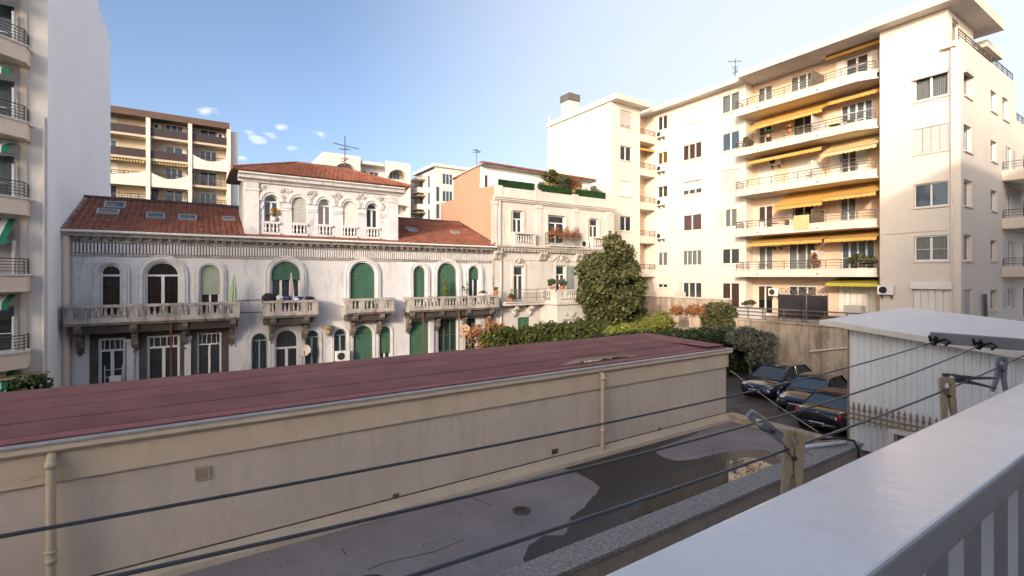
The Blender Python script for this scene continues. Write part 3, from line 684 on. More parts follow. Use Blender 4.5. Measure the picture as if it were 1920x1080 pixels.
# balconies on corbels
BAL_V = baluster_mesh(.44, 'villa_stone', .08)
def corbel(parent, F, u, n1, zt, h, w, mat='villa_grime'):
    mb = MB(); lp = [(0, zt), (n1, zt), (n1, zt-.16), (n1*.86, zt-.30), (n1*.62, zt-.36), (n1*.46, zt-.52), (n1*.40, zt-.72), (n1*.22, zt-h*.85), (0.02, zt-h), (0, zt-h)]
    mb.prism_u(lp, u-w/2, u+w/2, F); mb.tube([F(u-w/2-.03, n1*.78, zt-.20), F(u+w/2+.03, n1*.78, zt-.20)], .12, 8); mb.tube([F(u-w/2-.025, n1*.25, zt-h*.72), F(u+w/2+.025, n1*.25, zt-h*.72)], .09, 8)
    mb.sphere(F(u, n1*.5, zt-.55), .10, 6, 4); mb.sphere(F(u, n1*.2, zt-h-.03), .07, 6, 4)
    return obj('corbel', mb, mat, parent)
def stone_balcony(u0, u1, proj, cor, hpier=(), pitch=.21, grime='villa_stone'):
    mb = MB(); mb.prism_u([(0, FL-.24), (proj-.10, FL-.24), (proj-.02, FL-.16), (proj+.06, FL-.12), (proj+.06, FL), (0, FL)], u0, u1, F)
    p = obj('balcony', mb, 'villa_stone', villa)
    z0, z1 = FL+.09, FL+.53
    rb = MB(); rb.box(u0+.02, u1-.02, proj-.20, proj, FL+.002, z0, F); rb.box(u0-.02, u1+.02, proj-.23, proj+.04, z1, z1+.12, F)
    for s in (u0, u1):
        a, b_ = (s+.02, s+.2) if s == u0 else (s-.2, s-.02); c0, c1 = (s-.02, s+.24) if s == u0 else (s-.24, s+.02)
        rb.box(a, b_, 0, proj-.2, FL+.002, z0, F); rb.box(c0, c1, 0, proj-.23, z1, z1+.12, F)
    piers = [u0+.16, u1-.16]+list(hpier)
    for u in piers: rb.box(u-.15, u+.15, proj-.19, proj-.01, z0, z1, F)
    obj('handrail', rb, grime, p)
    ps = sorted(piers)
    for a, b_ in zip(ps[:-1], ps[1:]): balusters(p, BAL_V, F, a+.2, b_-.2, proj-.10, z0, pitch)
    for u in (u0+.10, u1-.10): 
        for i in range(int((proj-.3)/.22)): inst('baluster', BAL_V, F(u, .15+i*.22, z0), p)
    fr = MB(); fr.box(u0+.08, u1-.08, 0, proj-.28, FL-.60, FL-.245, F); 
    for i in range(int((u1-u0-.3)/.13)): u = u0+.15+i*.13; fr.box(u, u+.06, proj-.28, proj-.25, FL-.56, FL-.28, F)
    obj('balcony_soffit', fr, 'villa_soot_shade', p)
    for u in cor: corbel(p, F, u, proj-.12, FL-.25, 1.25, .24)
    return p
VX = lambda px: round(V(px)[0], 2)
b1 = stone_balcony(VX(128), VX(447), 1.0, [VX(152), VX(254), VX(346), VX(434)], [VX(255), VX(285)+.9, VX(363)])
b2 = stone_balcony(VX(490), VX(590), .95, [VX(509), VX(570)], [VX(518), VX(565)])
b3 = stone_balcony(VX(642), VX(729), .95, [VX(660), VX(709)], [VX(670), VX(706)])
b4 = stone_balcony(VX(757), VX(921), 1.0, [VX(764), VX(818), VX(868), VX(912)], [VX(818), VX(868)])
for u in (VX(245), VX(352), VX(808), VX(864)):                # engaged posts under the long balconies
    mb = MB(); mb.box(u-.13, u+.13, 0, .14, 0, 3.1, F); mb.box(u-.17, u+.17, 0, .18, 2.95, 3.1, F); obj('pilaster', mb, 'villa_wall', villa)
for px in (783, 849, 322): mb = MB(); mb.tube([F(VX(px), .86, 0), F(VX(px), .86, 3.8)], .04, 6); obj('balcony_post', mb, 'wood_brown', villa)
mb = MB(); mb.lathe([(.02, -.45), (.10, -.30), (.16, -.22), (.14, -.05), (.24, 0), (.26, .16), (.2, .18)], F(VX(614), .2, 3.05), 8); mb.box(VX(614)-.3, VX(614)+.3, 0, .2, 3.08, 3.2, F); obj('corbel', mb, 'rust', villa, label='rusty stub of a bracket on the bare wall')
mb = MB()
for z in (4.72, 4.1): mb.tube([F(VX(447), .03, z), F(VX(490), .03, z)], .018, 5)
obj('wall_cable', mb, 'villa_soot_shade', villa)

# ================================================================== ORNATE VILLA (x 17..28)
v2 = thing('villa', 'ornate pale villa with peach side wall and planted roof terrace', 'house', (22, 28, 0))
Y2 = 27.93; F2 = FY(Y2); f2 = Facade(v2, F2); U = lambda px, py=519: onY(px, py, Y2)
a0, a1 = 16.98, 28.15
def seg_arch(u0, u1, z0, z1, rise=.18): return arch_loop(u0, u1, z0, z1, 8, rise)
def ornwin(px0, px1, z0, z1, curtain=None, shut=None, smat='cream_shutter', swide=None, leaves=2):
    ua, ub = U(px0)[0], U(px1)[0]
    w = f2.win(ua, ub, z0, z1, leaves=leaves, transom=z0+(z1-z0)*.74, curtain=curtain, sill=False, fw=.07, shutters=shut, smat=smat, swide=swide)
    mb = MB(); k = .17
    mb.box(ua-k, ua, 0, .07, z0, z1+.02, F2); mb.box(ub, ub+k, 0, .07, z0, z1+.02, F2)
    q = arch_loop(ua-k, ub+k, z0, z1+.34, 8, .26)[2:]; n = len(q)
    mb.prism([(ua-k, z1+.02), (ub+k, z1+.02)]+q[0:], 0, .08, F2); obj('surround', mb, 'stone2', w)
    return w, ua, ub
ornwin(961, 980, 8.35, 10.45, shut='left', swide=.32); ornwin(1027, 1059, 8.30, 10.35, 'curtain_white'); ornwin(1105, 1122, 8.35, 10.35, shut='both', swide=.30)
wA = ornwin(962.5, 982, 4.25, 6.62); wB = ornwin(1042, 1060, 4.25, 6.7, shut='right', smat='grey_green', swide=.75)
wl_ = U(1000)[0]
f2.win(18.9, 19.9, .9, 3.1, roller=.9, rmat='green_shutter')
f2.wall('wall', rect(a0, a1, -.02, 11.2), 'stone2', .25, lambda mb: (mb.add([(a1, Y2, 0), (a1, 36.2, 0), (a1, 36.2, 11.2), (a1, Y2, 11.2)], [(0, 1, 2, 3)]), mb.add([(a0, 36.2, 0), (a1, 36.2, 0), (a1, 36.2, 11.2), (a0, 36.2, 11.2)], [(0, 1, 2, 3)]), mb.add([(a0, Y2+.3, 11.1), (a1, Y2+.3, 11.1), (a1, 36.2, 11.1), (a0, 36.2, 11.1)], [(0, 1, 2, 3)])))
mb = MB(); mb.prism([(-Y2, -.02), (-36.2, -.02), (-36.2, 11.85), (-33.9, 11.85), (-33.9, 13.35), (-29.9, 13.85), (-29.9, 12.15), (-Y2, 12.0)], .0, .02, FX(a0)); obj('side_wall', mb, 'peach', v2)
mb = MB()
for z0, z1, n in ((11.02, 11.12, .12), (11.12, 11.24, .22), (11.24, 11.32, .30)): mb.box(a0-.1, a1, 0, n, z0, z1, F2)
mb.box(a0, a1, -.25, .03, 11.33, 11.98, F2); obj('parapet', mb, 'stone2', v2)
for u in (a0+.35, U(1008)[0], U(1078)[0], a1-.35): mb = MB(); mb.box(u-.28, u+.28, -.3, .09, 11.33, 12.06, F2); obj('parapet_pier', mb, 'stone2', v2)
mb = MB()
for z0, z1, n in ((7.66, 7.78, .14), (7.78, 7.92, .34), (7.92, 8.02, .46), (8.02, 8.08, .40)): mb.box(a0-.12, a1, 0, n, z0, z1, F2)
for i in range(40): u = a0+.1+i*.275; mb.box(u, u+.12, .14, .30, 7.64, 7.775, F2)
obj('cornice', mb, 'stone2_ornament', v2)
mb = MB(); mb.box(a0, a1, 0, .05, 7.05, 7.12, F2); obj('string_course', mb, 'stone2', v2)
for px in (926, 1010, 1078, 1141):
    u = U(px)[0]; mb = MB(); mb.box(u-.22, u+.22, 0, .06, 8.1, 10.75, F2); mb.box(u-.28, u+.28, 0, .10, 10.75, 11.0, F2); obj('pilaster', mb, 'stone2', v2)
for px in (931, 1015, 1083):
    u = U(px)[0]; mb = MB(); mb.prism_u([(0, 7.62), (.40, 7.62), (.40, 7.5), (.25, 7.35), (.16, 7.1), (0, 7.0)], u-.28, u-.06, F2); mb.prism_u([(0, 7.62), (.40, 7.62), (.40, 7.5), (.25, 7.35), (.16, 7.1), (0, 7.0)], u+.06, u+.28, F2); obj('console', mb, 'stone2_ornament', v2)
def carving(px, z, w, h, seed):
    u = U(px)[0]; q = random.Random(seed); mb = MB()
    mb.sphere(F2(u, .10, z), .17, 8, 6, (1, .8, 1.2))
    for k in range(22):
        a_ = q.uniform(0, 6.28); r_ = q.uniform(.3, 1)
        mb.sphere(F2(u+w*r_*math.cos(a_), .06, z+h*r_*math.sin(a_)), q.uniform(.05, .11), 6, 4)
    for s in (-1, 1): mb.tube([F2(u+s*w*t, .10, z+h*(.6-t*t)) for t in (.1, .35, .6, .85, 1.05)], [.06, .08, .07, .05, .03], 6)
    obj('carved_ornament', mb, 'stone2_ornament', v2)
carving(972, 7.02, .40, .22, 3); carving(1051, 7.25, .80, .38, 4)
for px, za, zb_ in ((938, 0, 7.5), (936, 8.1, 11.0)): mb = MB(); mb.tube([F2(U(px)[0], .10, za), F2(U(px)[0], .10, zb_)], .052, 8); obj('downpipe', mb, 'stone2', v2)
BAL2 = baluster_mesh(.50, 'stone2', .075)
def small_balc(px0, px1, zf, proj, h=.85):
    ua, ub = U(px0)[0], U(px1)[0]; mb = MB(); mb.box(ua, ub, 0, proj, zf-.14, zf, F2); mb.box(ua-.03, ub+.03, -.0, proj+.04, zf+h-.12, zf+h, F2)
    mb.box(ua, ua+.22, 0, proj-.01, zf, zf+h-.12, F2); mb.box(ub-.22, ub, 0, proj-.01, zf, zf+h-.12, F2); mb.box(ua+.22, ub-.22, proj-.16, proj, zf, zf+.10, F2)
    p = obj('balcony', mb, 'stone2', v2); balusters(p, BAL2, F2, ua+.26, ub-.26, proj-.08, zf+.14, .20); return p
small_balc(958, 998, 8.10, .45); small_balc(1104, 1135, 8.10, .45)
ua, ub = U(1022)[0], U(1078)[0]
mb = MB(); mb.box(ua, ub, 0, .6, 8.082, 8.16, F2); p = obj('balcony', mb, 'stone2', v2); iron_rail(p, F2, [(ua, .02), (ua, .56), (ub, .56), (ub, .02)], 8.16, 9.05, bars=1, post=2, verticals=.11, mat='iron')
# first floor terrace strip with iron rail
ua, ub = U(935)[0], 20.78
mb = MB(); mb.box(ua, ub, 0, .75, 3.98, 4.16, F2); mb.box(ua, ub, 0, .85, 4.16, 4.22, F2); p = obj('balcony', mb, 'stone2', v2)
iron_rail(p, F2, [(U(957)[0], .05), (U(957)[0], .8), (U(994)[0], .8), (U(1010)[0], .8)], 4.22, 5.05, bars=2, post=1.5, verticals=.12, mat='iron_light')
for px in (962, 990): corbel(p, F2, U(px)[0], .55, 3.97, .7, .22, 'stone2')
# bay
bxa, bxb, byf = 20.8, 23.35, 25.96
FBAY = FY(byf); FBX = FX(bxa)
bay = MB()
hole_d = arch_loop(-27.2, -26.75, 1.9, 2.75, 8)
bay.panel(rect(-Y2+.0, -byf, 0, 4.0), [hole_d], FBX, 0, .2)
dl = rect(21.35, 22.85, .3, 2.9); bay.panel(rect(bxa, bxb, 0, 4.0), [dl], FBAY, 0, .2)
bay.add([(bxb, byf, 0), (bxb, Y2, 0), (bxb, Y2, 4.0), (bxb, byf, 4.0)], [(0, 1, 2, 3)])
bo = obj('bay', bay, 'stone2', v2)
mb = MB()
for u in (21.35, 21.83, 22.32, 22.77): mb.box(u+.004, u+.08, -.18, -.08, .304, 2.88, FBAY)
mb.box(21.44, 22.77, -.17, -.09, 2.1, 2.22, FBAY); mb.box(21.44, 22.77, -.17, -.09, 2.80, 2.88, FBAY); obj('bay_door', mb, 'white_frame', bo)
mb = MB(); mb.add([FBAY(u, -.14, z) for u, z in dl], [(0, 1, 2, 3)]); mb.add([FBX(u, -.15, z) for u, z in hole_d], [tuple(range(len(hole_d)))]); obj('pane', mb, 'glass', bo)
mb = MB(); mb.box(21.25, 22.95, 0, .06, 2.95, 3.05, FBAY); q = random.Random(9)
for k in range(14): mb.sphere(FBAY(22.1+q.gauss(0, .25), .06, 3.35+q.gauss(0, .13)), q.uniform(.06, .12), 6, 4)
obj('carved_ornament', mb, 'stone2_ornament', bo)
mb = MB(); mb.slab([(bxa-.14, Y2), (bxa-.14, byf-.14), (bxb+.14, byf-.14), (bxb+.14, Y2)], 4.0, 4.18); mb.slab([(bxa-.06, Y2), (bxa-.06, byf-.06), (bxb+.06, byf-.06), (bxb+.06, Y2)], 4.18, 4.32)
mb.box(bxa-.04, bxb+.04, -.14, .04, 4.90, 5.02, FBAY); mb.box(-Y2, -byf, -.14, .04, 4.90, 5.02, FBX)
for u in (bxa+.16, bxb-.16): mb.box(u-.18, u+.18, -.14, .02, 4.32, 4.90, FBAY)
mb.box(-Y2+.05, -Y2+.45, -.14, .02, 4.32, 4.9, FBX); mb.box(-26.6, -26.15, -.14, .02, 4.32, 4.9, FBX)
p = obj('bay_balustrade', mb, 'stone2', bo)
balusters(bo, BAL2, FBAY, bxa+.38, bxb-.38, -.05, 4.36, .19); balusters(bo, BAL2, FBX, -27.5, -26.65, -.05, 4.36, .2)
# penthouse
py0 = 29.85; FP = FY(py0); fp = Facade(v2, FP); P2 = lambda px, py=519: onY(px, py, py0)
fp.win(P2(909)[0], P2(916)[0], 11.5, 13.1, leaves=1, frame='wood_brown'); fp.win(P2(956)[0], P2(978)[0], 11.3, 12.9, leaves=2, frame='grey_green'); fp.win(P2(992)[0], P2(1003)[0], 11.2, 12.9, leaves=1)
fp.wall('penthouse_wall', rect(a0, 27.4, 11.0, 13.7), 'white_wall', .2)
mb = MB(); mb.add([(a0-.12, 29.35, 13.72), (27.6, 29.35, 13.62), (27.6, 34.2, 13.6), (a0-.12, 34.2, 13.45), (a0-.12, 29.35, 13.82), (27.6, 29.35, 13.72), (27.6, 34.2, 13.7), (a0-.12, 34.2, 13.55)], [(0, 1, 2, 3), (4, 5, 6, 7), (0, 1, 5, 4), (1, 2, 6, 5), (2, 3, 7, 6), (3, 0, 4, 7)]); rf = obj('penthouse_roof', mb, 'tile_edge', v2)
mb = MB()
for i in range(52):
    u = a0-.05+i*.204; z = 13.83-.1*i/52; mb.tube([(u, 29.22, z), (u, 29.7, z+.05)], .085, 6)
obj('eave_tiles', mb, 'tile', rf)['kind'] = 'stuff'
for s0, s1 in ((938, 1003), (1013, 1073), (1083, 1136)):
    ua, ub = U(s0)[0], U(s1)[0]; k = int((ub-ua)/.12)
    hs_ = thing('hedge_screen', '', '', ((ua+ub)/2, Y2+.15, 11.99)); mb = MB(); mb.box(ua, ub, -.18, -.12, 11.99, 12.52, F2); obj('backing', mb, 'leaf_screen', hs_)
    leafcloud('leaves', [(ua+(ub-ua)*i/k, Y2+.12, 12.08+.12*j, .09, .05, .08) for i in range(k+1) for j in range(4)], 5200, .055, 'leaf_screen', hs_, seed=s0); tag(hs_, {938: 'dark green screen hedge on roof terrace parapet nearest the peach wall', 1013: 'middle dark green screen hedge on the roof terrace parapet', 1083: 'dark green screen hedge on roof terrace parapet beside the tall cream wall'}[s0], 'hedge', 'screen hedges on the roof terrace')

# ================================================================== CREAM APARTMENT BUILDING (main facade faces -x)
cb = thing('apartment_building', 'large sunlit cream apartment building with yellow awnings over rows of balconies', 'building', (38, 18, 0))
FLS = [3.0, 6.02, 9.02, 12.02, 15.02, 18.02]                     # floor levels, ground floor to top
RTOP = 20.62
# ---- left section, x = 35.2, y 21.1 .. 31
XL = 35.2; FLx = FX(XL); fl = Facade(cb, FLx); Q = lambda px: -onX(px, 519, XL)[0]
def zz(f, a): return FLS[f]+a
cA, cB, cC = (Q(1233), Q(1251)), (Q(1279.5), Q(1315)), (Q(1353), Q(1386))
ks = dict(sillmat='fascia', d=.12)
fl.win(*cC, zz(5, .75), zz(5, 2.2), leaves=2, curtain='curtain_white', **ks); fl.win(*cC, zz(4, .75), zz(4, 2.2), leaves=2, glass='glass_blue', **ks)
fl.closed(*cC, zz(3, .75), zz(3, 2.25)); fl.win(cC[0]+.25, cC[1]-.2, zz(2, .75), zz(2, 2.2), leaves=2, curtain='curtain_white', shutters='both', swide=.55, smat='grey_shutter', **ks)
fl.win(*cC, zz(1, .85), zz(1, 2.1), leaves=2, **ks); fl.win(*cC, zz(0, .2), zz(0, 2.45), leaves=2, curtain='curtain_brown', cfrac=.8, d=.12, sill=False)
fl.win(*cB, zz(5, .85), zz(5, 2.05), roller=1., rmat='white_shutter', **ks); fl.win(*cB, zz(4, .75), zz(4, 2.1), leaves=3, curtain='curtain_brown', **ks)
fl.win(*cB, zz(3, .80), zz(3, 2.15), leaves=3, roller=.68, box='white_shutter', **ks); fl.win(*cB, zz(2, .75), zz(2, 2.15), leaves=2, curtain='curtain_pink', shutters='left', swide=.3, smat='white_shutter', **ks)
fl.win(*cB, zz(1, .85), zz(1, 2.1), leaves=4, curtain='curtain_white', fw=.04, **ks); fl.win(*cB, zz(0, .4), zz(0, 2.45), leaves=3, shutters='left', swide=.3, d=.12)
fl.win(*cA, zz(5, 1.0), zz(5, 2.3), leaves=2, shutters='right', swide=.35, **ks); fl.win(*cA, zz(4, .95), zz(4, 2.05), leaves=2, curtain='curtain_ochre', **ks)
fl.win(*cA, zz(3, .95), zz(3, 2.15), leaves=2, box='white_shutter', **ks); fl.win(*cA, zz(2, .95), zz(2, 2.2), roller=1., **ks)
fl.win(*cA, zz(1, .85), zz(1, 2.1), leaves=2, curtain='curtain_white', **ks); fl.win(*cA, zz(0, 1.9), zz(0, 2.3), leaves=2, **ks)
YL0, YL1 = 21.15, 31.2
fl.wall('wall', rect(-YL1, -YL0, 0, RTOP), 'cream', .22)
# ---- loggia, back wall x = 36.2
XB = 36.2; FBk = FX(XB); fk = Facade(cb, FBk); K = lambda px: -onX(px, 519, XB)[0]
YP = 12.32
def door(a, b, f, **kw):
    kw.setdefault('leaves', 2); return fk.win(K(a), K(b), zz(f, .06), zz(f, 2.25), sill=False, d=.1, fw=.07, **kw)
door(1421, 1448, 5, curtain='curtain_white'); door(1482, 1528, 5, leaves=3, bars=1, curtain='curtain_white'); door(1585, 1628, 5, bars=3, shutters='both', swide=.5, smat='white_shutter')
door(1422, 1447, 4, curtain='curtain_brown', cfrac=.9); door(1487, 1527, 4, leaves=2, curtain='curtain_white', cfrac=.6); door(1576, 1636, 4, leaves=4, bars=3, glass='glass_blue')
door(1421, 1452, 3, roller=1., rmat='white_shutter'); door(1478, 1532, 3, roller=1., rmat='white_shutter'); door(1576, 1606, 3, bars=3, shutters='both', swide=.6, smat='white_shutter')
door(1421, 1449, 2, curtain='curtain_brown'); door(1488, 1526, 2, curtain='curtain_brown', shutters='both', swide=.35, smat='white_shutter'); door(1575, 1605, 2, curtain='curtain_white')
door(1422, 1449, 1, curtain='curtain_white'); door(1478, 1529, 1, curtain='curtain_white', leaves=3); door(1577, 1640, 1, leaves=4, bars=1, glass='glass_blue')
door(1420, 1449, 0, curtain='curtain_brown', cfrac=.5); door(1478, 1531, 0, leaves=3)
fk.closed(K(1571), K(1642), zz(0, .04), zz(0, 2.5), mat='white_shutter', leaves=6, sill=False)
fk.wall('wall', rect(-YL0+.0, -YP, 0, RTOP), 'cream_warm', .2)
mb = MB(); mb.box(XL+.004, XB-.004, YL0+.004, YL0+.2, 0, RTOP-.01); mb.box(34.64, XB-.004, YP-.2, YP-.004, 0, RTOP-.01); obj('loggia_cheek', mb, 'cream', cb)
XF = 34.15                                                         # balcony front
for f in range(1, 6):
    z = FLS[f]-.12; lp = [(XB, YL0-.02), (XF+.95, YL0-.02), (XF+.95, YL0+.2), (XF, YL0+.2), (XF, 13.35), (34.62, 12.45), (XB, 12.4)]
    mb = MB(); mb.slab(lp, z, z+.10)
    # parapet band: front, chamfer, left return
    k = .10
    mb.slab([(XF, YL0+.2), (XF, 13.35), (34.6, 12.47), (34.6+k, 12.5), (XF+k, 13.39), (XF+k, YL0+.2)], z+.101, z+.50); mb.box(XF+k+.001, XF+1.03, YL0+.1, YL0+.2, z+.101, z+.50)
    p = obj('balcony', mb, 'fascia', cb)
    mb = MB(); mb.slab([(XF-.04, YL0+.24), (XF-.04, 13.33), (34.56, 12.44), (34.75, 12.5), (XF+.15, 13.42), (XF+.15, YL0+.24)], z+.501, z+.54); obj('coping', mb, 'fascia', p)
    iron_rail(p, FX(XF+.04), [(-YL0-.15, -.9), (-YL0-.15, 0), (-13.36, 0), (-12.55, -.42)], z+.54, z+1.08, bars=2, post=.85, r=.021, mat='iron_light')
    mb = MB()
    for y in (19.6, 15.6): mb.tube([(XF-.14, y, z+.2), (XF+.02, y, z+.2)], .03, 6)
    obj('scupper', mb, 'iron_light', p)['kind'] = 'stuff'
    mb = MB(); mb.box(XF+.35, XB-.01, 16.1, 16.16, z+.102, z+(1.75 if f != 2 else 1.5)); obj('balcony_divider', mb, ('white_shutter', 'iron_light', 'white_shutter', 'grey_shutter', 'iron_light')[f-1], p)
# soffit undersides are the slab; awnings
FA = FX(XB-.02)
aw = [(5, 1548, 1652, .75, .30, 'awning_yellow'), (5, 1418, 1545, .35, .10, 'awning_white'), (4, 1402, 1541, 1.75, .95, 'awning_yellow'), (4, 1552, 1650, .9, .38, 'awning_yellow'),
      (3, 1402, 1540, 1.5, .38, 'awning_yellow'), (3, 1538, 1648, 1.85, .95, 'awning_pale'), (2, 1449, 1541, 1.9, 1.05, 'awning_yellow'), (2, 1541, 1648, 2.0, .85, 'awning_yellow'),
      (1, 1402, 1541, 1.85, .50, 'awning_yellow'), (1, 1545, 1648, 1.85, .50, 'awning_yellow'), (0, 1548, 1648, 1.7, .30, 'awning_olive')]
def awn_u(px, proj): return -onX(px, 519, XB-.02-proj)[0]
for f, a, b, pr, dr, m in aw:
    ua, ub = awn_u(a, pr), awn_u(b, pr); ua, ub = max(ua, -YL0+.06), min(ub, -YP-.06)
    awning(cb, FA, ua, ub, FLS[f]+2.84, 0, pr, dr, m, val=.26)
# ---- pier, x = 34.6
XP = 34.6; FPx = FX(XP); fp_ = Facade(cb, FPx); T = lambda px: -onX(px, 519, XP)[0]
YC = 8.62; u0, u1 = T(1713), T(1778)
fp_.win(u0, u1, zz(4, .85), zz(4, 2.3), leaves=2, box='grey_shutter', fw=.08, curtain='curtain_white', sillmat='fascia'); fp_.closed(u0, u1, zz(3, .85), zz(3, 2.3), leaves=4)
fp_.win(u0, u1, zz(2, .80), zz(2, 2.15), leaves=2, glass='glass_blue', fw=.06, sillmat='fascia'); fp_.win(u0, u1, zz(1, .75), zz(1, 2.2), leaves=2, bars=1, curtain='curtain_white', fw=.08, sillmat='fascia')
fp_.closed(u0-.02, u1+.1, zz(0, .03), zz(0, 2.2), mat='white_shutter', leaves=5, sill=False)
mb = MB(); mb.box(u0-.12, u1+.2, .004, .24, zz(0, 2.22), zz(0, 2.62), FPx); obj('shutter_box', mb, 'white_shutter', cb)
fp_.wall('wall', [(-YP, 0), (-YC, 0), (-YC, 18.72), (-9.16, 18.72), (-9.16, RTOP), (-YP, RTOP)], 'cream', .22)
mb = MB(); mb.tube([FPx(-8.98, .09, 3.0), FPx(-8.98, .09, 18.4)], .06, 8)
for z in (4.5, 7.5, 10.5, 13.5, 16.5): mb.tube([FPx(-8.98, .09, z), FPx(-8.98, .09, z+.12)], .075, 8)
mb.box(-9.35, -8.80, .02, .3, 18.35, 18.55, FPx); obj('downpipe', mb, 'cream', cb)
mb = MB(); mb.tube([FPx(-YP+.1, .02, 8.42), FPx(-9.2, .02, 8.46)], .018, 5); obj('wall_cable', mb, 'grey_shutter', cb)
# ---- right face, y = YC
FR = FY(YC); fr = Facade(cb, FR); S = lambda px: onY(px, 519, YC)[0]
s1, s2, s3 = (35.05, 36.75), (40.0, 41.3), (42.5, 43.9)
kk = dict(d=.2, sillmat='fascia')
fr.win(s1[0], s1[1]-.3, zz(4, .75), zz(4, 2.2), leaves=1, box='grey_shutter', **kk); fr.win(s1[0], s1[1]-.3, zz(3, .75), zz(3, 2.2), leaves=1, curtain='curtain_white', **kk); fr.win(s1[0], s1[1]-.3, zz(2, .75), zz(2, 2.2), leaves=1, glass='glass_blue', **kk)
fr.win(s1[0], s1[1]-.3, zz(1, .75), zz(1, 2.2), leaves=1, **kk); fr.win(s1[0], s1[1]-.3, zz(0, .05), zz(0, 2.2), leaves=1, roller=.9, rmat='grey_shutter', d=.2, sill=False)
for f in range(0, 5): fr.win(*s2, zz(f, .85), zz(f, 2.1), leaves=1, **kk)
fr.win(*s3, zz(4, .8), zz(4, 2.2), leaves=1, **kk)
for f in (0, 1, 2, 3):
    fr.win(43.4, 44.6, zz(f, .05 if f else .9), zz(f, 2.2), leaves=2, d=.1, sill=False, shutters='both' if f != 2 else None, swide=.6, smat='grey_shutter')
    fr.win(47.5, 49.2, zz(f, .05), zz(f, 2.2), leaves=2, d=.1, sill=False)
fr.wall('wall', [(XP, 0), (62, 0), (62, 16.3), (45.7, 16.3), (45.7, 18.72), (XP, 18.72)], 'cream', .24)
iron_rail(cb, FR, [(XP+.15, -.15), (45.6, -.15)], 18.72, 19.35, bars=3, post=1.2, r=.02, mat='iron')
iron_rail(cb, FR, [(45.8, -.15), (61, -.15)], 16.3, 16.95, bars=3, post=1.2, r=.02, mat='iron')
for f in (1, 2, 3):
    z = FLS[f]-.12; mb = MB(); mb.slab([(42.4, YC-.004), (42.4, YC-1.0), (52, YC-1.0), (52, YC-.004)], z, z+.1); mb.box(42.4, 52, .9, 1.0, z+.101, z+.66, FR); mb.box(42.4, 42.5, .004, .899, z+.101, z+.66, FR); p = obj('balcony', mb, 'fascia', cb)
    iron_rail(p, FR, [(42.45, .05), (42.45, .95), (52, .95)], z+.66, z+1.15, bars=2, post=.9, r=.018, mat='iron' if f == 2 else 'iron_light')
awning(cb, FR, 42.7, 47.0, FLS[2]+2.75, 0, 1.1, .45, 'awning_white')
# ---- penthouse set-backs and roofs
FPH = FY(9.16); ph = Facade(cb, FPH); ph.win(35.3, 36.5, 18.75, 20.3, leaves=1, glass='glass_blue', sill=False); ph.wall('penthouse_wall', rect(XP, 39.0, 18.6, RTOP), 'cream', .2)
mb = MB(); mb.box(39.0, 43, 9.9, 10.1, 18.6, 20.0); mb.box(45, 45.2, YC+.05, 30, 16, 18.6); obj('penthouse_wall', mb, 'cream', cb)
mb = MB(); mb.slab([(XP+.2, YC+.25), (46, YC+.25), (46, 38), (XP+.6, 38), (XP+1.0, YL0), (XP+.2, YP)], 18.3, 18.58); obj('terrace_floor', mb, 'paving', cb)
def roofslab(lp, z0, z1, nm='roof'):
    mb = MB(); mb.slab(lp, z0, z1); p = obj(nm, mb, 'fascia', cb); return p
roofslab([(34.45, 20.98), (48, 20.98), (48, 31.9), (34.45, 31.9)], RTOP, RTOP+.42)
roofslab([(33.85, 12.62), (48, 12.62), (48, 20.96), (33.85, 20.96)], RTOP+.02, RTOP+.46)
roofslab([(33.75, 8.15), (40.6, 8.15), (40.6, 12.60), (33.75, 12.60)], RTOP+.01, RTOP+.55)
roofslab([(40.62, 8.9), (44, 8.9), (44, 12.60), (40.62, 12.60)], 20.0, 20.4)
# ---- far wing: front y = 29.6, blank end wall x = 29.5
YW = 29.6; XW = 29.5; FW = FY(YW); fw_ = Facade(cb, FW); W_ = lambda px: onY(px, 519, YW)[0]
wu = (W_(1163), W_(1185))
fw_.win(*wu, zz(5, .75), zz(5, 2.15), roller=.9, rmat='grey_shutter', sillmat='fascia'); fw_.win(*wu, zz(4, .85), zz(4, 2.1), leaves=2, curtain='curtain_white', sillmat='fascia'); fw_.win(*wu, zz(3, .8), zz(3, 2.1), roller=1., rmat='white_shutter', sillmat='fascia')
fw_.win(*wu, zz(2, .8), zz(2, 2.1), leaves=2, sillmat='fascia', curtain='curtain_white'); fw_.win(*wu, zz(1, .8), zz(1, 2.1), leaves=2, sillmat='fascia')
xr = W_(1200)
fw_.wall('wall', rect(XW, xr, 0, RTOP), 'cream', .22, lambda mb: (mb.add([(XW, YW, 0), (XW, 38.2, 0), (XW, 38.2, RTOP-.0), (XW, YW, RTOP)], [(0, 1, 2, 3)]), mb.add([(xr, YW, 0), (xr, 32, 0), (xr, 32, RTOP), (xr, YW, RTOP)], [(0, 1, 2, 3)]), mb.add([(XW, 38.2, 0), (45, 38.2, 0), (45, 38.2, RTOP), (XW, 38.2, RTOP)], [(0, 1, 2, 3)])))
